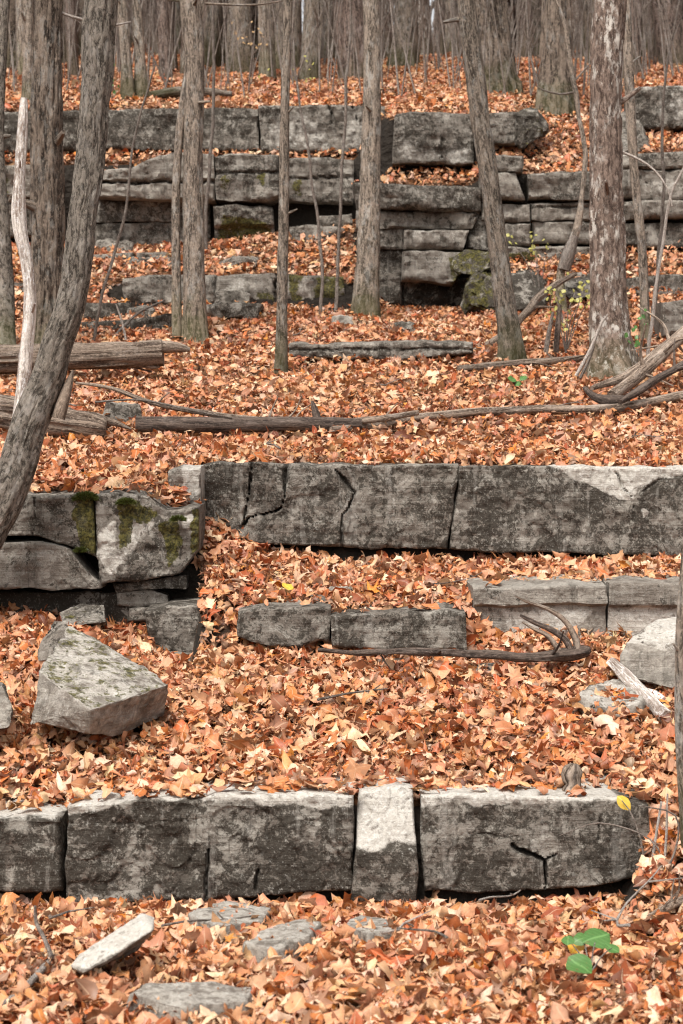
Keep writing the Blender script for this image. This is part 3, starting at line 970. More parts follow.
slab('dark rotten looking slab above the long left log', 16.5, [(80, 322), (120, 320), (172, 314)], [(84, 340), (130, 342), (174, 332)], dark=.9, lip=6, **U)
# right part of the cliff
slab('big square top course block in the middle of the cliff', 19.02, [(395, 114), (410, 111), (474, 113)], [(393, 163), (474, 164)], dark=.5, lip=5,
     pale=[[(396, 140), (430, 150), (470, 145), (472, 162), (396, 162)]], cracks=[([(442, 114), (441, 160)], 1.6, .02)], **U)
slab('top course block right of the leaning slim trunk', 19.06, [(480, 113), (516, 111)], [(480, 143), (516, 144)], dark=.35, **U)
hull_rock('mossy black knob of rock at the end of the top course', [at(514, 114, 19.1), at(540, 116, 19.2), at(546, 138, 19.2), at(520, 150, 19.1), at(514, 146, 19.0), at(530, 108, 19.6), at(545, 130, 19.7), at(516, 140, 19.6)],
          res=.04, rough=.03, bevel=.03, moss=.5, dark=.8)
slab('long lichen blackened ledge block with a shelf of leaves on top', 18.42, [(352, 182), (400, 184), (482, 186)], [(358, 208), (482, 210)], dark=.62, lip=22, **U)
slab('smooth long slab under the shelf of leaves', 18.55, [(356, 210), (480, 212)], [(356, 228), (472, 229)], dark=.2, cracks=[([(476, 212), (468, 229)], 2, .04)], **U)
slab('short slab left of centre in the lower cliff', 18.56, [(372, 229), (404, 229)], [(372, 248), (404, 248)], dark=.3, **U)
slab('pale slab standing proud in the lower cliff', 18.42, [(405, 230), (470, 230)], [(404, 249), (463, 250)], dark=.0, pale=[[(405, 230), (466, 230), (462, 240), (405, 238)]], **U)
slab('broken pale chunk hanging over the black hollow', 18.40, [(403, 251), (432, 250), (466, 253)], [(402, 279), (425, 281), (454, 284), (464, 270)], dark=.05,
     moss=[[(446, 254), (470, 254), (470, 284), (450, 284)]], **U)
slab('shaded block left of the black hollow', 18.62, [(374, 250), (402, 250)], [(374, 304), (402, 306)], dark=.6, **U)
slab('dark stone between the slim trunk and the pale slab', 18.56, [(472, 214), (500, 214)], [(466, 250), (500, 250)], dark=.6, **U)
slab('small squared block at the right of the leaning slim trunk', 18.46, [(482, 157), (505, 154), (524, 156)], [(482, 171), (522, 172)], dark=.35, lip=8, **U)
slab('bulging block under the small squared block', 18.46, [(482, 173), (516, 172)], [(482, 198), (526, 199)], dark=.25, **U)
slab('layered slab under the bulging block', 18.52, [(482, 203), (530, 204)], [(482, 221), (530, 222)], dark=.2, **U)
slab('low layered slab right of the leaning slim trunk', 18.52, [(488, 224), (531, 223)], [(488, 245), (531, 245)], dark=.25, **U)
slab('wide block below the leaf gully, left of the pale lichen trunk', 18.46, [(528, 174), (560, 171), (612, 172)], [(530, 198), (612, 199)], dark=.35, lip=10, **U)
slab('middle layered slab below the leaf gully', 18.52, [(532, 202), (612, 203)], [(532, 220), (612, 220)], dark=.15, seams=[([(530, 207), (612, 206)], .03)], **U)
slab('lower layered slab below the leaf gully', 18.54, [(533, 222), (612, 222)], [(533, 243), (612, 243)], dark=.15, **U)
slab('pale footing ledge at the bottom of the layered slabs', 18.5, [(488, 247), (612, 246)], [(488, 262), (612, 262)], dark=.2, moss=[[(488, 250), (540, 252), (540, 262), (488, 262)]], **U)
slab('top corner block at the right edge above a black gap', 19.66, [(634, 88), (660, 85), (760, 84)], [(634, 128), (760, 126)], dark=.6, pale=[[(668, 92), (760, 92), (760, 120), (672, 122)], [(636, 80), (760, 80), (760, 88), (636, 90)]], **U)
hull_rock('slanting broken slab behind the pale lichen trunk', [at(622, 112, 19.4), at(640, 122, 19.2), at(652, 150, 19.0), at(626, 154, 19.0), at(600, 134, 19.2), at(602, 152, 19.1), at(630, 110, 19.8), at(650, 145, 19.5), at(604, 140, 19.6)],
          res=.04, rough=.02, bevel=.02, dark=.5)
slab('upper ledge block at the right edge of the cliff', 18.5, [(622, 154), (680, 151), (760, 150)], [(622, 168), (760, 168)], dark=.3, lip=6, **U)
slab('wide mottled block at the right edge of the cliff', 18.54, [(622, 170), (760, 169)], [(622, 198), (660, 200), (760, 198)], dark=.2, pale=[[(650, 176), (683, 176), (672, 196), (650, 194)]], **U)
slab('thick slab with an undercut at the right edge of the cliff', 18.5, [(624, 201), (760, 199)], [(626, 219), (760, 215)], dark=.25, **U)
slab('dark low block at the right edge of the cliff foot', 18.58, [(620, 224), (760, 222)], [(620, 248), (760, 246)], dark=.6, **U)
for lb, px, py, w, h, Y in [('broken slab end poking out of leaves under the left lowest course', 112, 246, 40, 9, 19.0), ('thin broken slab stepping down left of the twin trunk', 150, 262, 44, 7, 18.6),
                            ('low ragged stone between the two left steps', 232, 296, 38, 8, 17.7), ('small dark ragged stone by the dark low step stone', 140, 312, 30, 8, 17.0),
                            ('thin tilted flake above the thin low step stone', 236, 262, 46, 6, 18.4)]:
    hull_rock(lb, [at(px - w * .5, py + h, Y), at(px + w * .45, py + h * 1.1, Y), at(px + w * .5, py - h * .3, Y + .02), at(px + w * .1, py - h * .6, Y), at(px - w * .4, py - h * .5, Y + .04), at(px - w * .3, py - h * .5, Y + .4), at(px + w * .4, py - h * .5, Y + .4), at(px, py + h, Y + .4)],
              name='broken_stone', res=.03, rough=.02, bevel=.015, dark=.3, moss_up=.2)
slab('back wall of the hollow under the broken pale chunk, darkened with painted shade', 18.71, [(398, 278), (480, 278)], [(398, 318), (480, 318)], dark=1.9, depth=.3, res=.02, rough=.04, chip=.02)  # extra dark tone paints the hollow's shade onto this wall
# boulders at the cliff foot
hull_rock('moss brown boulder left of the leaning slim trunk, beside the black hollow', [at(466, 306, 17.7), at(466, 284, 17.8), at(476, 272, 17.9), at(500, 274, 17.8), at(506, 312, 17.6), at(464, 316, 17.9), at(476, 268, 18.4), at(505, 280, 18.3), at(468, 290, 18.3)],
          res=.04, rough=.03, bevel=.04, moss=.75, dark=1.2)
hull_rock('black rounded boulder right of the leaning slim trunk', [at(500, 312, 17.5), at(502, 278, 17.7), at(525, 274, 17.8), at(545, 284, 17.7), at(548, 306, 17.5), at(530, 270, 18.2), at(546, 280, 18.2), at(505, 275, 18.2), at(500, 316, 18)],
          res=.04, rough=.03, bevel=.04, moss=.2, dark=1.0)
hull_rock('small mossy boulder under the broken pale chunk', [at(456, 256, 18.1), at(490, 252, 18.1), at(500, 268, 18.0), at(470, 276, 17.95), at(450, 276, 18.0), at(460, 250, 18.5), at(494, 252, 18.5)],
          res=.04, rough=.03, bevel=.04, moss=.75, dark=1.2)
hull_rock('low dark rock in leaves behind the pale lichen trunk', [at(560, 286, 17.6), at(585, 276, 17.7), at(612, 278, 17.7), at(614, 296, 17.5), at(565, 298, 17.5), at(580, 274, 18.1), at(612, 276, 18.1)],
          res=.04, rough=.03, bevel=.03, dark=.6)
slab('squared grey rock at the right edge near the leaning dead branches', 15.6, [(664, 302), (690, 300), (740, 300)], [(664, 336), (740, 338)], dark=.2, **U)
slab('dark stone among leaves near the right edge, behind the thin curved tree', 17.6, [(626, 278), (660, 274), (740, 276)], [(626, 298), (740, 298)], dark=.5, **U)
Pq = ground_hit(380, 358, 13.5)
slab('thin flat slab of layered grey stone lying across the middle of the leafy slope', Pq.y, [(289, 345), (350, 343), (420, 342), (474, 342)], [(290, 357), (380, 360), (474, 354)], depth=.45, res=.012, rough=.014, chip=.02, dark=.35,
     seams=[([(288, 350), (480, 349)], .02)], lip=8, rise=.08)
for lb, px, py, w, h in [('small grey stone by the foot of the moss footed pole trunk', 342, 320, 24, 8), ('small dark stone in leaves right of the wide pole trunk', 402, 326, 28, 8),
                         ('little pale stone in the leaves below the low middle step', 488, 668, 26, 9), ('pale flat chip in leaves above the thin middle step', 340, 590, 28, 8),
                         ('grey stone standing behind the dark log at left', 122, 412, 44, 20)]:
    g0 = ground_hit(px, py + h * .5, 8.0)
    Y = g0.y
    hull_rock(lb, [at(px - w / 2, py + h * .7, Y), at(px + w / 2, py + h * .7, Y), at(px + w * .42, py - h * .4, Y + .05), at(px - w * .38, py - h * .5, Y + .06), at(px, py - h * .55, Y + .16), at(px + w * .4, py + h * .3, Y + .25), at(px - w * .4, py, Y + .22)],
              name='stone', res=.015, rough=.008, bevel=.01, dark=.2 if 'dark' not in lb else .7, pale_up=.6 if 'pale' in lb or 'grey' in lb else 0)

# loose rocks lower down
hull_rock('tilted angular block with a mossy upper face, lying in leaves at left',
          [at(69, 626, 8.62), at(97, 640, 8.62), at(170, 684, 8.22), at(91, 710, 7.80), at(38, 670, 8.10), at(163, 716, 8.36), at(114, 738, 8.02), at(90, 734, 7.86), at(28, 724, 8.05), at(60, 690, 8.7), at(150, 714, 8.75)],
          res=.010, rough=.007, bevel=.006, dark=-.8, pale=.5, pale_up=.2, moss_up=.66)
hull_rock('small grey rock wedged behind the tilted block', [at(40, 640, 8.95), at(66, 622, 9.0), at(72, 632, 8.9), at(60, 660, 8.8), at(36, 662, 8.85), at(55, 618, 9.15)], name='stone', res=.012, dark=.3)
hull_rock('rounded grey stone cut by the left edge', [at(-40, 690, 8.0), at(4, 686, 8.0), at(14, 704, 7.95), at(12, 728, 7.9), at(-40, 735, 7.9), at(0, 682, 8.25), at(-40, 690, 8.3), at(12, 715, 8.2)], name='stone', res=.012, bevel=.02, dark=.1, pale_up=.5)
hull_rock('pale boulder with a flat bright top at the right edge',
          [at(620, 650, 8.9), at(625, 640, 8.92), at(655, 618, 9.15), at(700, 612, 9.3), at(668, 652, 8.85), at(735, 640, 8.9), at(735, 690, 8.85), at(672, 690, 8.78), at(618, 676, 8.85), at(640, 630, 9.3), at(720, 620, 9.4)],
          res=.012, rough=.008, bevel=.01, dark=.0, pale=.0, pale_up=.85)  # upward faces paled, painting in the brighter light on top


def flat_stone(label, pts, thick=.06, tilt=0.0, lo=5.0, raise_=.03, **kw):
    P = []
    for px, py in pts:
        q = ground_hit(px, py, lo)
        P.append(q)
    c = sum(P, Vector()) / len(P)
    T = [p + Vector((0, 0, raise_ + .01)) for p in P]
    Bq = [c + (p - c) * 1.1 + Vector((0, 0, raise_ - thick)) for p in P]
    return hull_rock(label, T + Bq, name='flat_stone', **kw)


FS = dict(res=.012, rough=.006, bevel=.006, dark=-.6, pale=.15, pale_up=.5)
# leaning plank of stone at the lower left
hull_rock('long pale splinter of stone tilted up out of the leaves, lower left',
          [at(70, 966, 6.00), at(78, 956, 6.03), at(140, 912, 6.17), at(156, 917, 6.17), at(153, 930, 6.05), at(110, 958, 5.97), at(84, 972, 5.95), at(140, 950, 6.3), at(80, 978, 6.2)],
          name='flat_stone', res=.010, rough=.006, bevel=.006, dark=-.1, pale=.45, pale_up=.5)
flat_stone('wide grey flat stone flush with leaves below the longest block', [(188, 925), (205, 914), (235, 911), (272, 916), (262, 932), (215, 938)], **FS)
flat_stone('pointed grey flat stone left of the small flush one', [(246, 958), (262, 944), (300, 934), (320, 937), (308, 952), (275, 966)], raise_=.04, **FS)
flat_stone('small bluish flat stone in leaves below the narrow upright block', [(344, 934), (360, 926), (385, 930), (392, 940), (368, 946)], **FS)
flat_stone('long flat stone at the bottom edge, partly under leaves', [(130, 1006), (150, 998), (215, 995), (252, 1000), (248, 1014), (180, 1020)], **FS)
flat_stone('pale flat stone near the broken white branch at right', [(578, 704), (590, 690), (625, 688), (648, 698), (640, 714), (598, 716)], raise_=.035, res=.012, rough=.010, bevel=.008, dark=-.5, pale=.3, pale_up=.4)

# ------------------------------------------------------------------ trees that can be told apart
tree('big straight trunk with deep ridged bark behind the leaning trunk at left', [(44, 352, 42), (46, 330, 35), (47, 200, 32), (47, 100, 30), (49, 0, 28)], 'bark_ridged', seg=56, step=.04, ridge=.09, lo=11,
     branches=[('branch', [(56, -12, 5), (40, -3, 3.2), (60, 12, 3), (85, 20, 2.8), (110, 25, 2.4), (131, 22, 1.6)])], bmat='twig_pale')
tree('thick mottled grey trunk leaning in from the left edge over the mossy ledge', [(-62, 625, 42), (-30, 562, 40), (1, 502, 38), (19, 455, 36), (40, 400, 34), (59, 350, 32), (74, 300, 30), (86, 200, 27), (94, 100, 28), (99, 0, 32)],
     'bark_grey', Y=9.62, seg=56, step=.025, ridge=.06, flare=.25, knots=.07, wob=.02,
     branches=[('broken_stub', [(58, 418, 15), (64, 398, 13), (70, 380, 7), (73, 370, 2)])], bmat='dead')
tree('partly hidden mossy trunk at the left edge beside the bleached stem', [(3, 350, 26), (1, 250, 21), (-4, 150, 17), (0, 50, 14), (4, 0, 12)], 'bark_grey', lo=11.5, seg=30)
tree('slim reddish trunk in the far left corner above the cliff', [(27, 112, 13), (29, 60, 11), (28, 0, 10)], 'bark', Y=20.6, seg=20)
tree('twin stemmed grey trunk in front of the left cliff', [(195, 338, 23), (194, 250, 21), (193, 150, 19), (194, 60, 20), (190, 0, 21)], 'bark', seg=40, step=.05, lo=11.5,
     branches=[('side_stem', [(177, 338, 11), (176, 250, 9), (177, 170, 8.5), (184, 95, 8), (198, 30, 6), (206, -10, 4)]),
               ('branch', [(192, -8, 4), (165, -2, 2.6), (200, 3, 2.6), (238, 5, 2.4), (262, 4, 2), (298, -2, 1.4)])], bmat='bark')
tree('slim straight pole tree left of the wide pole trunk', [(281, 372, 13), (282, 300, 11), (284, 200, 10.5), (285, 100, 9), (288, 0, 9)], 'bark_moss', seg=20, lo=11.5)
tree('wide smooth pole trunk with moss at its foot, left of centre', [(366, 316, 26), (368, 250, 22), (371, 150, 19), (372, 50, 17), (371, 0, 16)], 'bark_moss', seg=36, lo=11.5)
tree('slim trunk leaning left with a dark mossy foot, right of centre', [(512, 358, 25), (509, 330, 21), (503, 290, 20), (492, 200, 19), (482, 130, 19), (472, 50, 19), (466, 0, 17)], 'bark_moss', seg=36, lo=11.5, knots=.08)
tree('thick trunk splashed with pale lichen near the right edge', [(613, 376, 50), (610, 350, 40), (608, 300, 36), (607, 250, 34), (606, 150, 32), (606, 60, 31), (610, 0, 30)], 'bark_lichen', seg=56, step=.04, ridge=.06, lo=11.5, knots=.05,
     branches=[('branch', [(622, 152, 3), (640, 160, 2.6), (656, 172, 2.2), (668, 190, 1.8), (672, 206, 1.4)])], bmat='twig_pale')
tree('thin curved tree just right of the pale lichen trunk', [(646, 340, 10), (642, 250, 9), (635, 180, 9), (630, 100, 10), (626, 0, 9)], 'bark', seg=18, lo=11.5)
tree('gnarled thin dark tree with a crooked stem left of the pale lichen trunk', [(564, 272, 9), (574, 240, 9), (583, 200, 6), (586, 150, 5), (578, 110, 5), (568, 70, 5), (562, 30, 4.5), (555, 0, 4)], 'bark', Y=17.4, seg=14, wob=.03, knots=.2,
     branches=[('branch', [(576, 92, 2.4), (560, 94, 2), (543, 90, 1.6), (536, 86, 1)]), ('branch', [(572, 84, 2.2), (590, 64, 1.6), (600, 60, 1)]), ('rotten_stub', [(564, 270, 12), (570, 250, 13), (575, 236, 7)])], bmat='twig')
tree('close slim trunk cut by the right edge beside the lowest ledge', [(690, 846, 17), (684, 760, 15), (682, 690, 14), (684, 610, 14), (694, 500, 13), (712, 340, 12)], 'bark_moss', seg=24, step=.025, lo=6.8, extra=1.5)
tree('massive ridged trunk with flared roots on top of the cliff, centre', [(498, 86, 44), (496, 72, 38), (495, 55, 36), (492, 30, 35), (489, 0, 33)], 'bark_ridged', Y=21.6, seg=48, step=.06, ridge=.09, flare=.22)
tree('grey trunk with flared roots on top of the cliff, left of the pale lichen trunk', [(556, 96, 38), (556, 78, 33), (556, 60, 31), (556, 30, 30), (556, 0, 28)], 'bark_ridged', Y=20.9, seg=44, step=.06, ridge=.08, flare=.22)
tree('mossy left stem of a pair above the left cliff', [(128, 99, 14), (126, 60, 11), (122, 0, 10)], 'bark_moss', Y=20.7, seg=22, flare=.7)
tree('mossy right stem of a pair above the left cliff', [(142, 99, 15), (140, 60, 11), (136, 0, 9)], 'bark_moss', Y=20.8, seg=22, flare=.7)
tree('broad mossy trunk at the back, right of the wide pole trunk', [(403, 68, 30), (405, 40, 24), (406, 0, 22)], 'bark_moss', Y=25.5, seg=30, flare=.5)
tree('bare trunk standing in leaves right of the twin trunk top', [(166, 96, 15), (165, 50, 12), (162, 0, 11)], 'bark_far', Y=23.5, seg=20)

# saplings
sap = [
    ('leaning whip of a sapling in front of the left cliff', [(92, 345, 3.2), (116, 248, 3), (126, 200, 2.6), (133, 140, 2.4), (148, 92, 2), (156, 60, 1.6)], 15.8, 'twig'),
    ('thin straight sapling just right of the twin trunk', [(206, 240, 4), (209, 157, 3.6), (214, 90, 3.2), (213, 0, 3)], 18.9, 'twig'),
    ('thin sapling rising from the mossy step, left of a matching one', [(321, 298, 3.6), (318, 230, 3.2), (312, 170, 3), (302, 118, 2.4), (296, 60, 2)], 17.6, 'twig'),
    ('thin sapling rising from the green moss beside the wide pole trunk', [(335, 300, 3.8), (338, 240, 3.4), (343, 180, 3.2), (347, 90, 3), (350, 0, 2.4)], 17.6, 'twig'),
    ('slender grey sapling at the right edge, behind the thin curved tree', [(652, 340, 4), (660, 240, 3.6), (664, 140, 3), (668, 60, 2.4), (680, 0, 2)], 16.2, 'twig'),
    ('whitish sapling leaning right at the right edge, in front of the thin curved tree', [(649, 350, 4), (657, 275, 3.4), (671, 203, 2.8), (684, 168, 2.2), (702, 120, 1.6)], 14.8, 'twig_pale'),
]
for lb, pts, Y, mt in sap:
    tree(lb, pts, mt, Y=Y, name='sapling', seg=9, step=.06, flare=.2, extra=0.0 if pts[-1][1] > 40 else 1.5, cat='sapling', wob=.02)

# ------------------------------------------------------------------ dead wood
hb = [(8, 465, 12), (15, 430, 10), (21, 400, 12), (27, 345, 14), (30, 300, 12), (26, 262, 13), (19, 222, 15), (20, 170, 11), (23, 120, 10), (24, 98, 6)]
tree('bleached bare dead stem standing against the big ridged trunk at left', hb, 'dead_white', Y=11.35, name='dead_stem', seg=22, step=.025, flare=.15, extra=0, cat='dead tree', knots=.14, ridge=.10)
YL = ground_hit(60, 379, 12).y
fallen('long weathered log with a splintered right end lying behind the leaning trunk', [(-60, 362, 29, YL), (0, 360, 28, YL), (70, 357, 27, YL), (130, 355, 26, YL), (163, 353, 25, YL)], 'dead', name='log', seg=36, cat='log', ridge=.07, knots=.06, step=.03,
       parts=[('splinter', [(140, 348, 16, YL), (168, 347, 13, YL), (182, 348, 9, YL), (190, 350, 4, YL)], 'dead'), ('splinter', [(135, 362, 10, YL), (152, 366, 7, YL), (160, 367, 2, YL)], 'dead'), ('branch_knot', [(120, 346, 7, YL), (132, 344, 4, YL), (140, 343, 1.5, YL)], 'dead')])
YB = ground_hit(80, 438, 11.2).y
fallen('short thick rotten log with a split end, lower of the two left logs', [(-60, 408, 32, YB), (0, 412, 32, YB), (55, 422, 31, YB), (95, 428, 29, YB), (106, 430, 20, YB)], 'dead', name='log', seg=36, cat='log', ridge=.1, knots=.09, step=.03,
       parts=[('splinter', [(90, 418, 12, YB), (112, 422, 8, YB), (131, 429, 2, YB)], 'dead')])
YD = ground_hit(220, 434, 11.0).y
fallen('dark smooth log lying across the leaves above the big middle ledge', [(136, 424, 15, YD), (200, 425, 16, YD), (280, 424, 15, YD), (330, 424, 14, YD), (362, 424, 10, YD)], 'dead_dark', name='log', seg=22, cat='log')
fallen('long pole branch running from the centre of the leaf slope to the right edge', [(332, 430, 7), (400, 421, 8), (455, 414, 8.5), (520, 411, 8.5), (600, 409, 9), (650, 402, 9), (740, 384, 9)], 'dead', seg=14, lo=11.2, wob=.01)
fallen('thin arched branch curving over the dark log', [(76, 383, 2.5, 12.3), (110, 388, 4, 12.2), (150, 402, 5, 12.1), (200, 411, 5.5, 12.0), (260, 419, 6, 11.95), (318, 422, 7, 11.95), (380, 419, 7, 11.95), (420, 414, 5, 12)], 'dead', seg=12, wob=.01)
fallen('hairline twig below the thin arched branch', [(95, 402, 2, 12.1), (140, 400, 2.2, 12.0), (190, 410, 2.2, 11.9), (232, 418, 1.5, 11.85)], 'twig', name='twig', seg=7, cat='twig')
fallen('stubby dark broken snag poking up by the long pole branch', [(318, 424, 9, 12.05), (316, 414, 8, 12.05), (313, 404, 5, 12.05), (312, 401, 2, 12.05)], 'dead_dark', name='snag', seg=10, cat='snag')
fallen('straight dark stick in leaves below the leaning slim trunk', [(458, 369, 7), (500, 365, 8), (540, 362, 8), (582, 358, 6)], 'dead', seg=12, lo=12)
fallen('crooked branch slanting behind the dark mossy foot of the leaning slim trunk', [(462, 358, 7, 15.3), (495, 342, 8, 15.6), (522, 318, 8, 16.0), (538, 298, 8, 16.4), (556, 284, 7, 16.7), (575, 276, 5, 17.0)], 'dead', seg=12, wob=.02)
fallen('thick dead branch sloping down from the right edge toward the pale lichen trunk', [(612, 396, 12, 13.0), (640, 374, 13, 13.3), (668, 348, 13, 13.6), (710, 312, 13, 14.0)], 'dead', seg=16)
fallen('longer dead branch lying against the thick one at right', [(592, 388, 5, 13.0), (620, 378, 9, 13.2), (650, 358, 10, 13.5), (700, 318, 10, 14.0)], 'dead', seg=14, wob=.01)
fallen('knotty dark branch low at the right edge under the sloping dead branches', [(620, 402, 6, 12.6), (640, 390, 8, 12.8), (662, 376, 8, 13.0), (710, 350, 8, 13.3)], 'dead_dark', seg=12, knots=.2)
e = fallen('blackened splintered root end under the sloping dead branches', [(585, 388, 5, 12.9), (596, 398, 9, 12.8), (612, 402, 13, 12.75), (628, 400, 8, 12.8)], 'dead_dark', name='root_snag', seg=14, cat='root', knots=.3)
fallen('thin forked stick propped against the foot of the pale lichen trunk', [(576, 376, 4, 13.6), (590, 350, 3.4, 13.6), (602, 322, 2.6, 13.6), (608, 314, 1.6, 13.6)], 'twig_pale', name='twig', seg=8, cat='twig')
fallen('slim brown stick leaning beside the forked one', [(580, 378, 3.4, 13.55), (588, 362, 3, 13.55), (594, 346, 2.4, 13.55)], 'twig', name='twig', seg=8, cat='twig')
fallen('short upright dead snag left of the pale lichen trunk', [(556, 352, 6, 15.2), (558, 325, 6, 15.2), (560, 305, 4, 15.2)], 'dead_dark', name='snag', seg=10, cat='snag')
fallen('slim grey snag beside the dark upright one', [(546, 352, 5, 15.1), (549, 332, 4.5, 15.1), (553, 312, 3, 15.1)], 'twig', name='snag', seg=8, cat='snag')
fallen('mossy rotten log on top of the left cliff', [(150, 96, 9, 20.7), (175, 92, 10, 20.9), (205, 92, 9, 21.0), (232, 94, 5, 21.0)], 'bark_moss', name='log', seg=14, cat='log')
fallen('thin grey branch leaning over the dark slab above the long left log', [(108, 345, 3, 15.9), (122, 328, 3, 16.1), (140, 312, 2.6, 16.3), (165, 300, 2, 16.4)], 'twig', name='twig', seg=8, cat='twig')
fallen('pale forked twig standing over the long left log', [(126, 340, 2.4, 15.6), (122, 322, 2.2, 15.6), (116, 304, 1.6, 15.6)], 'twig_pale', name='twig', seg=7, cat='twig')
# driftwood fork on the thin step
YF = 9.02
fallen('dark driftwood root with curling prongs lying below the pale slabs', [(318, 650, 4, 9.05), (380, 653, 6, 9.03), (450, 653, 8, YF), (520, 657, 9, YF), (562, 657, 13, YF), (585, 654, 12, YF), (590, 652, 6, YF)], 'dead_dark', name='driftwood', seg=18, cat='driftwood', step=.015, ridge=.16, knots=.28, wob=.012,
       parts=[('prong', [(578, 656, 8, YF), (576, 640, 7, YF), (566, 622, 5.5, YF), (550, 610, 4.5, YF), (528, 602, 3, YF), (515, 596, 1.4, YF)], 'dead'),
              ('prong', [(572, 655, 7, YF), (566, 640, 7, YF), (552, 630, 6, YF), (538, 624, 5, YF), (524, 617, 4, YF), (520, 615, 2.5, YF)], 'dead_dark'),
              ('prong', [(560, 652, 6, YF), (548, 636, 5, YF), (532, 628, 3, YF), (522, 622, 1.6, YF)], 'dead')])
fallen('grey brown stick lying beside the driftwood root', [(312, 660, 5), (360, 663, 6), (410, 660, 6), (450, 658, 4)], 'dead', seg=10, lo=8.2, lift=-.7)
fallen('broken white branch stump in leaves at the right, below the pale boulder', [(612, 662, 10, 8.93), (630, 681, 13, 8.74), (650, 701, 14, 8.58), (666, 717, 13, 8.44)], 'dead_white', name='branch_stump', seg=18, lo=7.7, ridge=.12, knots=.2, step=.015, lift=-.9)
fallen('bleached chip of wood beside the broken white branch stump', [(640, 690, 7), (655, 694, 8), (664, 700, 6)], 'dead_white', name='wood_chip', seg=10, cat='wood', lo=7.7)
fallen('long thin twig curving across leaves below the driftwood', [(468, 700, 2), (500, 708, 3.2), (545, 712, 3.6), (594, 712, 3.4)], 'twig', name='twig', seg=8, cat='twig', lo=7.7, lift=-2.2)
Pk = ground_hit(572, 795, 7.6)
fallen('knobbly little stump of wood standing on the leaf edge of the lowest ledge', [(572, 803, 17, 7.56), (570, 793, 22, 7.56), (573, 785, 16, 7.56), (571, 776, 22, 7.57), (574, 769, 19, 7.57), (575, 764, 8, 7.57)], 'dead', name='wood_stump', seg=22, cat='stump', ridge=.22, knots=.35, step=.012)
fallen('bent grey twig in the bottom left corner', [(-14, 1016, 6), (20, 992, 7), (45, 966, 7), (52, 955, 6)], 'twig_pale', name='twig', seg=9, cat='twig', lo=5,
       parts=[('side_twig', [(52, 957, 5, 6.2), (44, 938, 4.5, 6.3), (36, 922, 4, 6.4), (35, 906, 3, 6.4)], 'twig')])
for i, (lb, pts) in enumerate([
    ('pale dead stalk at the right end of the lowest ledge, tallest of the tangle', [(649, 892, 3.4, 7.22), (654, 850, 3.2, 7.22), (662, 800, 2.4, 7.25)]),
    ('grey stalk crossing the pale one at the right end of the lowest ledge', [(662, 885, 3, 7.2), (666, 840, 2.6, 7.22), (668, 796, 2, 7.25)]),
    ('thin brown stalk leaning left at the right end of the lowest ledge', [(646, 876, 2.4, 7.25), (640, 838, 2, 7.25), (628, 810, 1.4, 7.3), (620, 800, 1, 7.32)]),
    ('fine arching stem brushing the right block of the lowest ledge', [(672, 880, 2, 7.15), (650, 840, 1.8, 7.2), (600, 822, 1.4, 7.3), (560, 835, 1, 7.32)]),
    ('hooked dry stem beside the close right trunk', [(655, 890, 2.6, 7.1), (675, 850, 2.2, 7.12), (676, 815, 1.8, 7.15), (640, 806, 1.2, 7.2)])]):
    fallen(lb, pts, 'twig_pale' if i < 2 else 'twig', name='dry_stalk', seg=7, cat='stalk', wob=.008)
fallen('dark rotting stick at the lower right under the dry stalks', [(650, 918, 8), (672, 905, 9), (710, 888, 10)], 'dead', seg=12, lo=6.3)

rs = np.random.RandomState(91)
for i in range(26):
    px, py = 20 + 640 * rs.rand(), [930, 700, 575, 440, 380, 330, 85][rs.randint(7)] + rs.normal(0, 18)
    c = ground_hit(px, py, 5.0)
    if abs(hz(c.x, c.y + .1) - hz(c.x, c.y - .1)) > .2:
        continue
    L = .12 + .35 * rs.rand()
    a = rs.rand() * 3.14
    dx, dy = math.cos(a) * L, math.sin(a) * L
    r_ = .003 + .005 * rs.rand()
    P = []
    for f in (-.5, -.15, .2, .5):
        x, y = c.x + dx * f + rs.normal(0, .015), c.y + dy * f + rs.normal(0, .015)
        P.append((x, y, hz(x, y) + .035 + .02 * rs.rand(), r_ * (1 - .5 * (f + .5))))
    q = np.array(P[2][:3])
    d = np.array([rs.normal(0, .06), rs.normal(0, .06), .03])
    o = timber('twig', [tube(P, 7, .03, .05, .1, i), tube([(*q, r_ * .6), (*(q + d), r_ * .3)], 5, .03, 0, 0, i)], M['twig' if i % 3 else 'twig_pale'])
    tag(o, 'short thin twig lying loose among the fallen leaves', 'twig', 'loose twigs among the leaves')

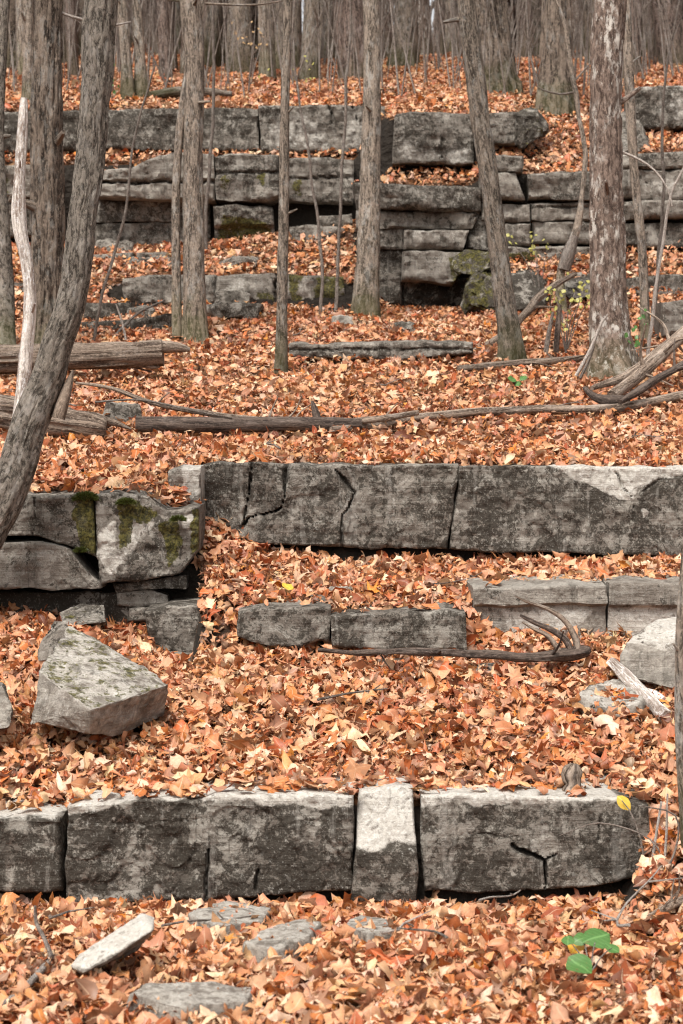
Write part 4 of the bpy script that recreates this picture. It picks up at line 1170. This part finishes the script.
# ------------------------------------------------------------------ woodland behind the cliff
def far_variants():
    out = []
    for k in range(9):
        h = 9.0
        rs = np.random.RandomState(40 + k)
        P = []
        x = y = 0.0
        for j in range(7):
            z = h * j / 6
            P.append((x, y, z, .5 * (1 - .42 * j / 6)))
            x += rs.normal(0, .10)
            y += rs.normal(0, .10)
        tb = [tube(P, 18, .16, .07, .07, 300 + k, .55)]
        for j in range(5):
            z = .8 + 4.2 * rs.rand()
            a = rs.rand() * 6.28
            l = 2.5 + 4 * rs.rand()
            r_ = .05 + .06 * rs.rand()
            tb.append(tube([(0, 0, z, r_), (math.cos(a) * l * .5, math.sin(a) * l * .5, z + .15 + .3 * rs.rand(), r_ * .7), (math.cos(a + .4) * l, math.sin(a + .4) * l, z + .3 + .8 * rs.rand(), r_ * .25)], 6, .5, 0, .1, j))
        V, Fc, B = merge(tb)
        me = bpy.data.meshes.new('trunk')
        me.from_pydata(V.tolist(), [], Fc)
        a = me.attributes.new('bark', 'FLOAT_VECTOR', 'POINT')
        a.data.foreach_set('vector', np.asarray(B * np.array([.32, .32, 1]), np.float32).ravel())
        me.materials.append(M[['bark_far', 'bark_ridged', 'bark_far', 'bark_lichen', 'bark_far', 'bark', 'bark_far', 'bark_far', 'bark_moss'][k]])
        me.polygons.foreach_set('use_smooth', np.ones(len(me.polygons), bool))
        out.append(me)
    return out


FV = far_variants()
rs = np.random.RandomState(5)
spots = []
taken = [(498, 21.6), (556, 20.9), (403, 25.5), (128, 20.7), (142, 20.8)]
tries = 0
while len(spots) < 285 and tries < 14000:
    tries += 1
    Y = 23.5 + 34 * rs.rand() ** 1.15
    px = -190 + 1060 * rs.rand()
    x = (px - 341.5) / F * Y
    ok = all((x - a) ** 2 + (Y - b) ** 2 > .22 for a, b, _ in spots)
    if Y < 27 and any(abs(px - a) < 26 for a, b in taken):
        ok = False
    if ok:
        spots.append((x, Y, px))
for i, (x, Y, px) in enumerate(spots):
    me = FV[rs.randint(len(FV))]
    o = bpy.data.objects.new('tree', me)
    dia = float(np.clip(rs.lognormal(math.log(.175), .55), .055, .60))
    o.location = (x, Y, hz(x, Y) - .15)
    o.scale = (dia, dia, 1.0 + .3 * rs.rand())
    o.rotation_euler = (rs.normal(0, .045), rs.normal(0, .065), rs.rand() * 6.28)
    COL.objects.link(o)
    tag(o, 'bare trunk among the crowded woodland behind the top of the cliff', 'tree', 'bare woodland trunks behind the cliff')

# far wood that reads as one mass
parts = []
for i in range(170):
    Y = 58 + 36 * rs.rand()
    x = (rs.rand() - .5) * (Y * .75)
    r_ = .05 + .13 * rs.rand() ** 2
    z = hz(x, Y) - .3
    lx, ly = rs.normal(0, .35), rs.normal(0, .3)
    parts.append(tube([(x, Y, z, r_), (x + lx, Y + ly, z + 6, r_ * .85), (x + 2 * lx, Y + ly, z + 13, r_ * .55)], 7, 2.0, .04, .05, i, .3))
fw = timber('distant_woods', parts, M['bark_far'], origin=(0, 75, hz(0, 75)))
tag(fw, 'distant grey brown wood of bare trunks along the skyline', 'woods', kind='stuff')

# brush: bare twigs and whips among the trunks
parts = []
for i in range(1700):
    Y = 21 + 34 * rs.rand() ** 1.3
    px = -150 + 980 * rs.rand()
    x = (px - 341.5) / F * Y
    z = hz(x, Y)
    h = .5 + 2.6 * rs.rand()
    r_ = .004 + .011 * rs.rand()
    lx, ly = rs.normal(0, .22), rs.normal(0, .22)
    P = [(x, Y, z - .05, r_), (x + lx * .3 * h, Y + ly * .3 * h, z + h * .4, r_ * .8), (x + lx * h * .8, Y + ly * h * .7, z + h, r_ * .35)]
    parts.append(tube(P, 5, .35, 0, 0, i, 0))
    for b in range(rs.randint(1, 4)):
        f = .35 + .5 * rs.rand()
        q = np.array(P[1][:3]) * (1 - f) + np.array(P[2][:3]) * f
        d = np.array([rs.normal(0, .4), rs.normal(0, .4), .15 + .35 * rs.rand()]) * (.4 + .5 * rs.rand())
        parts.append(tube([(*q, r_ * .5), (*(q + d * .5 + [0, 0, .03]), r_ * .4), (*(q + d), r_ * .15)], 4, .25, 0, 0, i + b, 0))
br = timber('undergrowth', parts, M['twig'], origin=(0, 30, hz(0, 30)))
tag(br, 'thin bare brush and whips filling the woodland behind the cliff', 'undergrowth', kind='stuff')

# ------------------------------------------------------------------ leaves
def leaf_templates(fine=True):
    T = []
    for kind in ('oval', 'oak', 'maple', 'maple'):
        if kind in ('oval', 'oak'):
            n = (8 if kind == 'oval' else 13) if fine else (5 if kind == 'oval' else 8)
            s = np.linspace(0, 1, n)
            if kind == 'oval':
                w = .31 * np.sin(np.pi * s ** .85) ** .8
            else:
                w = .27 * np.sin(np.pi * s ** 1.1) ** .7 * (1 + .38 * np.cos(2 * np.pi * 3.0 * s + .4))
            w = np.maximum(w, .012)
            w[0] = .012
            cols = np.array([-1, -.5, 0, .5, 1]) if fine else np.array([-1, 0, 1])
            V = np.stack([(w[:, None] * cols[None]).ravel(), np.repeat(s - .5, len(cols)), 0 * np.repeat(s, len(cols))], -1)
            rib = np.abs(np.tile(cols, n))
            k = len(cols)
            i = np.arange(n * k).reshape(n, k)
            Q = np.stack([i[:-1, :-1], i[:-1, 1:], i[1:, 1:], i[1:, :-1]], -1).reshape(-1, 4)
        else:
            # five pointed lobes
            tips = [(-90, .10), (-50, .30), (-28, .52), (-8, .30), (18, .34), (34, .62), (50, .33), (64, .34), (90, .66)]
            full = [(a, r) for a, r in tips] + [(180 - a, r) for a, r in tips[-2:0:-1]]
            if not fine:
                pass
            ang = np.radians([a for a, r in full])
            rad = np.array([r for a, r in full])
            m = len(full)
            outer = np.stack([rad * np.cos(ang), rad * np.sin(ang) - .05, 0 * ang], -1)
            ri = .26 + 0 * rad
            ri[0] = .06
            inner = np.stack([np.minimum(ri, rad * .62) * np.cos(ang), np.minimum(ri, rad * .62) * np.sin(ang) - .05, 0 * ang], -1)
            V = np.vstack([[[0, -.05, 0]], inner, outer])
            rib = np.ones(1 + 2 * m)
            rib[0] = 0
            tip_i = [j for j in range(m) if rad[j] > .5]
            for j in tip_i:
                rib[1 + j] = 0
                rib[1 + m + j] = .05
            Q = []
            for j in range(m):
                k = (j + 1) % m
                Q.append([0, 1 + j, 1 + k, 1 + k])
                Q.append([1 + j, 1 + m + j, 1 + m + k, 1 + k])
            Q = np.array(Q)
        T.append((V, rib, Q))
    return T


PAL = np.array([(.64, .345, .178), (.76, .51, .335), (.57, .238, .092), (.53, .172, .048), (.42, .110, .034), (.29, .074, .024), (.15, .048, .020), (.61, .295, .135), (.67, .25, .04)])
PW = np.array([.17, .13, .19, .16, .13, .09, .05, .09, .015])
PW = PW / PW.sum()


def deform(V, N, size, rs, curl=1.0, rib=None):
    """(N, verts, 3) crumpled leaves"""
    W = V[None] * np.ones((N, 1, 1))
    curl = curl * (.22 + 1.1 * rs.rand(N, 1))
    x, y = W[..., 0].copy(), W[..., 1].copy()
    if rib is not None:
        tear = 1 + (rib ** 3)[None] * rs.normal(-.04, .17, x.shape)
        x, y = x * tear, y * (1 + (tear - 1) * .6)
    sx = (.65 + .5 * rs.rand(N, 1))
    x = x * sx
    a = rs.normal(0, 4.4, (N, 1)) * curl
    a = np.where(np.abs(a) < .15, .15, a)
    b = rs.normal(0, 2.2, (N, 1)) * curl
    b = np.where(np.abs(b) < .15, .15, b)
    skew = rs.normal(0, .9, (N, 1))
    xs = x + skew * y * .35
    px = np.sin(a * x) / a
    z = (1 - np.cos(a * xs * 1.2)) / a * .9
    py = np.sin(b * y) / b
    z = z + (1 - np.cos(b * y)) / b
    z = z + rs.normal(0, .5, (N, 1)) * x * y
    k = rs.normal(0, 7, (N, 2, 1))
    z = z + .075 * curl * np.sin(k[:, 0] * x + k[:, 1] * y + 6.28 * rs.rand(N, 1))
    k = rs.normal(0, 13, (N, 2, 1))
    z = z + .042 * curl * np.sin(k[:, 0] * x + k[:, 1] * y + 6.28 * rs.rand(N, 1))
    k = rs.normal(0, 24, (N, 2, 1))
    z = z + .020 * np.sin(k[:, 0] * x + k[:, 1] * y + 6.28 * rs.rand(N, 1))
    L = np.stack([px, py, z], -1)
    L = L - L.mean(1, keepdims=True)
    return L * size[:, None, None]


def orient(L, n, yaw, flip):
    N = len(L)
    cy, sy = np.cos(yaw), np.sin(yaw)
    L = L.copy()
    L[..., 2] *= flip[:, None]
    L[..., 0] *= flip[:, None]
    a, b = L[..., 0].copy(), L[..., 1].copy()
    L[..., 0] = a * cy[:, None] - b * sy[:, None]
    L[..., 1] = a * sy[:, None] + b * cy[:, None]
    n = n / np.linalg.norm(n, axis=1, keepdims=True)
    ax = np.stack([n[:, 2], 0 * yaw, -n[:, 0]], -1)
    ax /= np.linalg.norm(ax, axis=1, keepdims=True) + 1e-9
    bx = np.cross(n, ax)
    return L[..., :1] * ax[:, None] + L[..., 1:2] * bx[:, None] + L[..., 2:] * n[:, None]


def leaf_object(name, X, Nn, size, colr, rs, fine, label, curl=1.0, cat='leaves'):
    T = leaf_templates(fine)
    kind = rs.choice(len(T), len(X), p=[.42, .26, .18, .14])
    VV, CC, QQ = [], [], []
    off = 0
    for k, (V, rib, Q) in enumerate(T):
        m = np.where(kind == k)[0]
        if not len(m):
            continue
        L = deform(V, len(m), size[m] * (1.0 if k < 2 else .95), rs, curl, rib)
        flip = np.where(rs.rand(len(m)) < .5, 1.0, -1.0)
        L = orient(L, Nn[m], rs.rand(len(m)) * 6.283, flip) + X[m][:, None]
        nv = len(V)
        VV.append(L.reshape(-1, 3))
        c = np.concatenate([np.repeat(colr[m][:, None], nv, 1), np.tile(rib[None, :, None], (len(m), 1, 1))], -1)
        CC.append(c.reshape(-1, 4))
        q = Q[None] + (np.arange(len(m)) * nv + off)[:, None, None]
        QQ.append(q.reshape(-1, 4))
        off += nv * len(m)
    V = np.vstack(VV).astype(np.float32)
    C = np.vstack(CC).astype(np.float32)
    Q = np.vstack(QQ)
    tri = Q[:, 2] == Q[:, 3]
    cnt = np.where(tri, 3, 4)
    flat = Q.ravel()
    keep = np.ones(len(flat), bool)
    keep[3::4] = ~tri
    flat = flat[keep]
    me = bpy.data.meshes.new(name)
    me.vertices.add(len(V))
    me.vertices.foreach_set('co', V.ravel())
    me.loops.add(len(flat))
    me.loops.foreach_set('vertex_index', flat.astype(np.int32))
    me.polygons.add(len(Q))
    st = np.concatenate([[0], np.cumsum(cnt)[:-1]]).astype(np.int32)
    me.polygons.foreach_set('loop_start', st)
    me.polygons.foreach_set('use_smooth', np.ones(len(Q), bool))
    a = me.attributes.new('leaf', 'FLOAT_COLOR', 'POINT')
    a.data.foreach_set('color', C.ravel())
    me.materials.append(M['leaf'])
    me.update(calc_edges=True)
    o = bpy.data.objects.new(name, me)
    COL.objects.link(o)
    return tag(o, label, cat, kind='stuff')


def pick_col(X, rs, rust=0.0, exposed=None):
    N = len(X)
    z = fbm(np.stack([X[:, 0] * .9, X[:, 1] * .9, 0 * X[:, 0]], -1), 77, 3) * .30 + rust
    r = rs.rand(N)
    # shift toward the russet end of the palette in patches
    cum = np.cumsum(PW)
    k = np.searchsorted(cum, np.clip(r, 0, .9999))
    swap = rs.rand(N) < np.clip(np.abs(z), 0, .6)
    alt = np.where(z > 0, rs.choice([3, 4, 5, 6], N), rs.choice([0, 1, 2, 7], N))
    k = np.where(swap, alt, k)
    c = PAL[k] * (.82 + .36 * rs.rand(N, 1)) * (1 + rs.normal(0, .05, (N, 3)))
    if exposed is not None:
        # lower leaves painted darker for shade between leaves, and as older rotted litter
        f = (exposed * exposed * (3 - 2 * exposed))[:, None]
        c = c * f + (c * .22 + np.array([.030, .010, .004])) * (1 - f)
    return np.clip(c, .01, .8)


def litter(n, y0, y1, half, rs, zspread, tilt, power=1.0, umin=-260, umax=940):
    Y = np.sqrt(y0 ** 2 + (y1 ** 2 - y0 ** 2) * rs.rand(n))
    u = umin + (umax - umin) * rs.rand(n)
    x = (u - 341.5) / F * Y
    z = H(x, Y)
    e = .03
    gx_ = (H(x + e, Y) - H(x - e, Y)) / (2 * e)
    gy_ = (H(x, Y + e) - H(x, Y - e)) / (2 * e)
    steep = np.hypot(gx_, gy_)
    ok = steep < 1.45
    x, Y, z, gx_, gy_ = [q[ok] for q in (x, Y, z, gx_, gy_)]
    m = len(x)
    N = np.stack([-gx_, -gy_, np.ones(m)], -1)
    N /= np.linalg.norm(N, axis=1, keepdims=True)
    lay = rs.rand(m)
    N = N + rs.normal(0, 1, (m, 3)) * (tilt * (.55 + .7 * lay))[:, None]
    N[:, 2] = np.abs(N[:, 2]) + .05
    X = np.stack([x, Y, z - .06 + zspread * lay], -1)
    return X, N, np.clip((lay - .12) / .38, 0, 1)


rs = np.random.RandomState(21)
X, N, fr = litter(80000, 4.6, 11.6, 1, rs, .085, .54)
sz = np.clip(rs.lognormal(math.log(.066), .42, len(X)), .024, .15)
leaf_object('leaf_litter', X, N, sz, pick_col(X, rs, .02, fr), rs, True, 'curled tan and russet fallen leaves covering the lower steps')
X, N, fr = litter(175000, 11.4, 27.5, 1, rs, .085, .54)
sz = np.clip(rs.lognormal(math.log(.062), .40, len(X)), .024, .13)
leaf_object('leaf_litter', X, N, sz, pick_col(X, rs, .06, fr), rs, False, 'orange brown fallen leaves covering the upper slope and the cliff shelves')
X, N, fr = litter(16000, 27.0, 62, 1, rs, .05, .35)
sz = np.clip(rs.lognormal(math.log(.17), .25, len(X)), .08, .3)
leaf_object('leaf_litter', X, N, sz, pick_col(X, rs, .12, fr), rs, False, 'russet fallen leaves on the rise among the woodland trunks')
# leaves that came to rest on the stone tops
PX_, PN_ = [], []
for V, n in LIPS:
    k = rs.choice(len(V), min(n, len(V)))
    p = V[k] + np.stack([rs.normal(0, .02, len(k)), np.abs(rs.normal(0, .02, len(k))), .012 + .012 * rs.rand(len(k))], -1)
    PX_.append(p)
    PN_.append(np.stack([rs.normal(0, .25, len(k)), rs.normal(0, .25, len(k)), np.ones(len(k))], -1))
X, N = np.vstack(PX_), np.vstack(PN_)
leaf_object('leaf_litter', X, N, np.clip(rs.lognormal(math.log(.085), .25, len(X)), .04, .14), pick_col(X, rs), rs, True, 'stray dry leaves lying on the bare stone tops', .8)


def one_leaf(name, px, py, size, mat, label, tilt=(.1, -.5, 1), kindi=0, lo=5.0, Y=None, dz=.06):
    p = at(px, py, Y) if Y else ground_hit(px, py, lo) + Vector((0, 0, dz))
    V, rib, Q = leaf_templates(True)[kindi]
    rr = np.random.RandomState(int(px))
    L = orient(deform(V, 1, np.array([size]), rr, .45), np.array([tilt], float), np.array([rr.rand() * 6.28]), np.array([1.0]))[0] + np.array(p)
    Fc = [[int(i) for i in (q if q[2] != q[3] else q[:3])] for q in Q]
    return tag(build(name, L, Fc, M[mat], attrs={'leaf': ('FLOAT_COLOR', np.stack([rib] * 4, -1))}), label, 'leaf')


one_leaf('leaf', 624, 803, .075, 'yellow', 'bright yellow leaf on the edge of the lowest ledge beside the little stump', Y=7.34, tilt=(.1, -1, .5))
one_leaf('leaf', 288, 598, .085, 'yellow', 'golden yellow leaf lying in the russet bank above the thin middle step', lo=9.6)
one_leaf('leaf', 576, 964, .09, 'orange', 'orange leaf lying just right of the green seedling', lo=5)


def leafy(name, label, cat, stems, leaves, mat, lmat, size, kindi=0, group=None):
    """small live plant: thin stems and its leaves as separate parts"""
    b = stems[0][0]
    e = empty(name, b[:3], label, cat, group)
    for st in stems:
        timber('stem', [tube([(*p[:3], p[3]) for p in st], 6, .02, 0, .05, 3)], M[mat], e)
    rr = np.random.RandomState(int(abs(b[0]) * 999) + 3)
    for p, s_, n in leaves:
        V, rib, Q = leaf_templates(True)[kindi]
        V = V * np.array([1.4, .8, 1])
        L = orient(deform(V, 1, np.array([s_]), rr, .35), np.array([n], float), np.array([rr.rand() * 6.28]), np.array([1.0]))[0] + np.array(p)
        build('leaf', L, [[int(i) for i in (q if q[2] != q[3] else q[:3])] for q in Q], M[lmat], e, attrs={'leaf': ('FLOAT_COLOR', np.stack([rib] * 4, -1))})
    return e


b = ground_hit(590, 975, 5)
lv = []
st = []
for px, py, dy, s_, mt in [(596, 938, .10, .125, 0), (568, 940, .08, .06, 0), (580, 965, -.08, .12, 0), (612, 948, .05, .075, 0), (583, 939, .12, .10, 0)]:
    p = at(px, py, b.y + dy)
    lv.append((p, s_, (rs.normal(0, .15), -.55, 1)))
    st.append([(b.x, b.y, b.z, .003), (*(b.lerp(p, .5) + Vector((0, 0, .015))), .0025), (p.x, p.y, p.z, .0015)])
leafy('seedling', 'small green seedling with broad round leaves in the lower right foreground', 'plant', st, lv, 'twig', 'green', .1, 0)
b = ground_hit(518, 386, 12)
lv, st = [], []
for px, py, s_ in [(512, 379, .09), (523, 378, .085), (518, 384, .07)]:
    p = at(px, py, b.y - .03)
    lv.append((p, s_, (rs.normal(0, .3), -.7, .8)))
    st.append([(b.x, b.y, b.z, .003), (p.x, p.y, p.z, .0015)])
leafy('seedling', 'tiny bright green sprout in the leaf slope below the leaning slim trunk', 'plant', st, lv, 'twig', 'green', .1, 0)
for lb, c0, npts, Y, spread, nl, lm in [
    ('shrub of fading yellow green leaves left of the pale lichen trunk', (566, 345), [(560, 300), (575, 292), (585, 285), (578, 305), (553, 312), (590, 298), (565, 318), (550, 290)], 15.4, 10, 7, 'lime'),
    ('small green shrub in front of the thin curved tree', (636, 352), [(630, 330), (640, 318), (634, 342)], 14.0, 6, 4, 'green'),
    ('pale yellowing shrub under the layered slabs', (540, 262), [(512, 242), (530, 236), (548, 246), (535, 250)], 17.7, 8, 4, 'lime'),
    ('low green seedlings beside the mossy pair above the left cliff', (112, 100), [(108, 80), (114, 64), (118, 90)], 20.6, 5, 4, 'green'),
    ('beech sapling still holding pale orange leaves, in the woodland right of the twin trunk', (252, 84), [(240, 36), (252, 32), (266, 40), (256, 44)], 23.6, 10, 7, 'buff'),
    ('low yellow green brush behind the widest top course block', (300, 90), [(290, 76), (304, 66), (262, 82), (312, 78)], 23.0, 8, 5, 'lime')]:
    b = at(c0[0], c0[1], Y)
    b = Vector((b.x, b.y, hz(b.x, b.y)))
    lv, st = [], []
    for px, py in npts:
        p = at(px, py, Y + rs.normal(0, .08))
        st.append([(b.x, b.y, b.z - .02, .005), (*(b.lerp(p, .55) + Vector((rs.normal(0, .02), 0, .03))), .004), (p.x, p.y, p.z, .002)])
        for _ in range(nl):
            q = at(px + rs.normal(0, spread * .6), py + rs.normal(0, spread * .6), p.y + rs.normal(0, .08))
            lv.append((q, .036 + .024 * rs.rand(), (rs.normal(0, .9), -.6, rs.normal(.6, .5))))
    leafy('shrub', lb, 'shrub', st, lv, 'twig', lm, .06, 0)

# moss cushions on the left ledge
def moss_cushion(label, px, py, Y, r_, n=520):
    c = np.array(at(px, py, Y))
    rr = np.random.RandomState(int(px * 7))
    V, Fc = [], []
    for i in range(n):
        d = rr.normal(0, 1, 3)
        d /= np.linalg.norm(d)
        d[2] = abs(d[2]) * .9 - .15
        p = c + d * r_ * np.array([1.25, .8, .75]) * (.75 + .25 * rr.rand())
        t = np.cross(d, rr.normal(0, 1, 3))
        t /= np.linalg.norm(t) + 1e-9
        w, l = .0035, .012 + .012 * rr.rand()
        k = len(V)
        V += [p - t * w, p + t * w, p + d * l + rr.normal(0, .004, 3)]
        Fc.append([k, k + 1, k + 2])
    o = build('moss_cushion', np.array(V), Fc, M['moss'], smooth=False)
    return tag(o, label, 'moss')


moss_cushion('bright green moss cushion on the lip of the left ledge', 86, 499, 9.9, .055, 1500)
moss_cushion('dark moss clump hanging on the top of the big corner block', 126, 503, 9.86, .035, 700)
moss_cushion('moss clump at the right shoulder of the big corner block', 178, 520, 9.90, .028, 500)
moss_cushion('small moss tuft halfway down the left ledge', 81, 551, 9.86, .022, 400)

# ------------------------------------------------------------------ light
w = bpy.data.worlds.new('World')
SC.world = w
w.use_nodes = True
nt = w.node_tree
nt.nodes.clear()
sky = nt.nodes.new('ShaderNodeTexSky')
sky.sky_type = 'NISHITA'
sky.sun_disc = False
ELEV, AZ = R(58), R(205)
sky.sun_elevation = ELEV
sky.sun_rotation = AZ
sky.air_density = 1.0
sky.dust_density = 4.0
hs = nt.nodes.new('ShaderNodeHueSaturation')
hs.inputs['Saturation'].default_value = .10
bg = nt.nodes.new('ShaderNodeBackground')
bg.inputs['Strength'].default_value = .09
ow = nt.nodes.new('ShaderNodeOutputWorld')
nt.links.new(sky.outputs[0], hs.inputs['Color'])
nt.links.new(hs.outputs[0], bg.inputs['Color'])
nt.links.new(bg.outputs[0], ow.inputs['Surface'])
sd = bpy.data.lights.new('sun', 'SUN')
sd.energy = 1.5
sd.angle = R(22)
sd.color = (1.0, .96, .90)
so = bpy.data.objects.new('sun', sd)
COL.objects.link(so)
dv = Vector((math.cos(ELEV) * math.sin(AZ), math.cos(ELEV) * math.cos(AZ), math.sin(ELEV)))
so.rotation_euler = dv.to_track_quat('Z', 'Y').to_euler()
so.location = dv * 30

vs = SC.view_settings
SC.display_settings.display_device = 'sRGB'
vs.view_transform = 'Standard'
vs.look = 'None'
vs.exposure = 1.34
vs.gamma = 1.0
vs.use_curve_mapping = False
SC.cycles.max_bounces = 6
SC.cycles.diffuse_bounces = 3
SC.cycles.glossy_bounces = 2
SC.cycles.transmission_bounces = 3
SC.cycles.use_denoising = True
SC.cycles.pixel_filter_type = 'BLACKMAN_HARRIS'
SC.cycles.filter_width = 1.1
SC.render.film_transparent = False
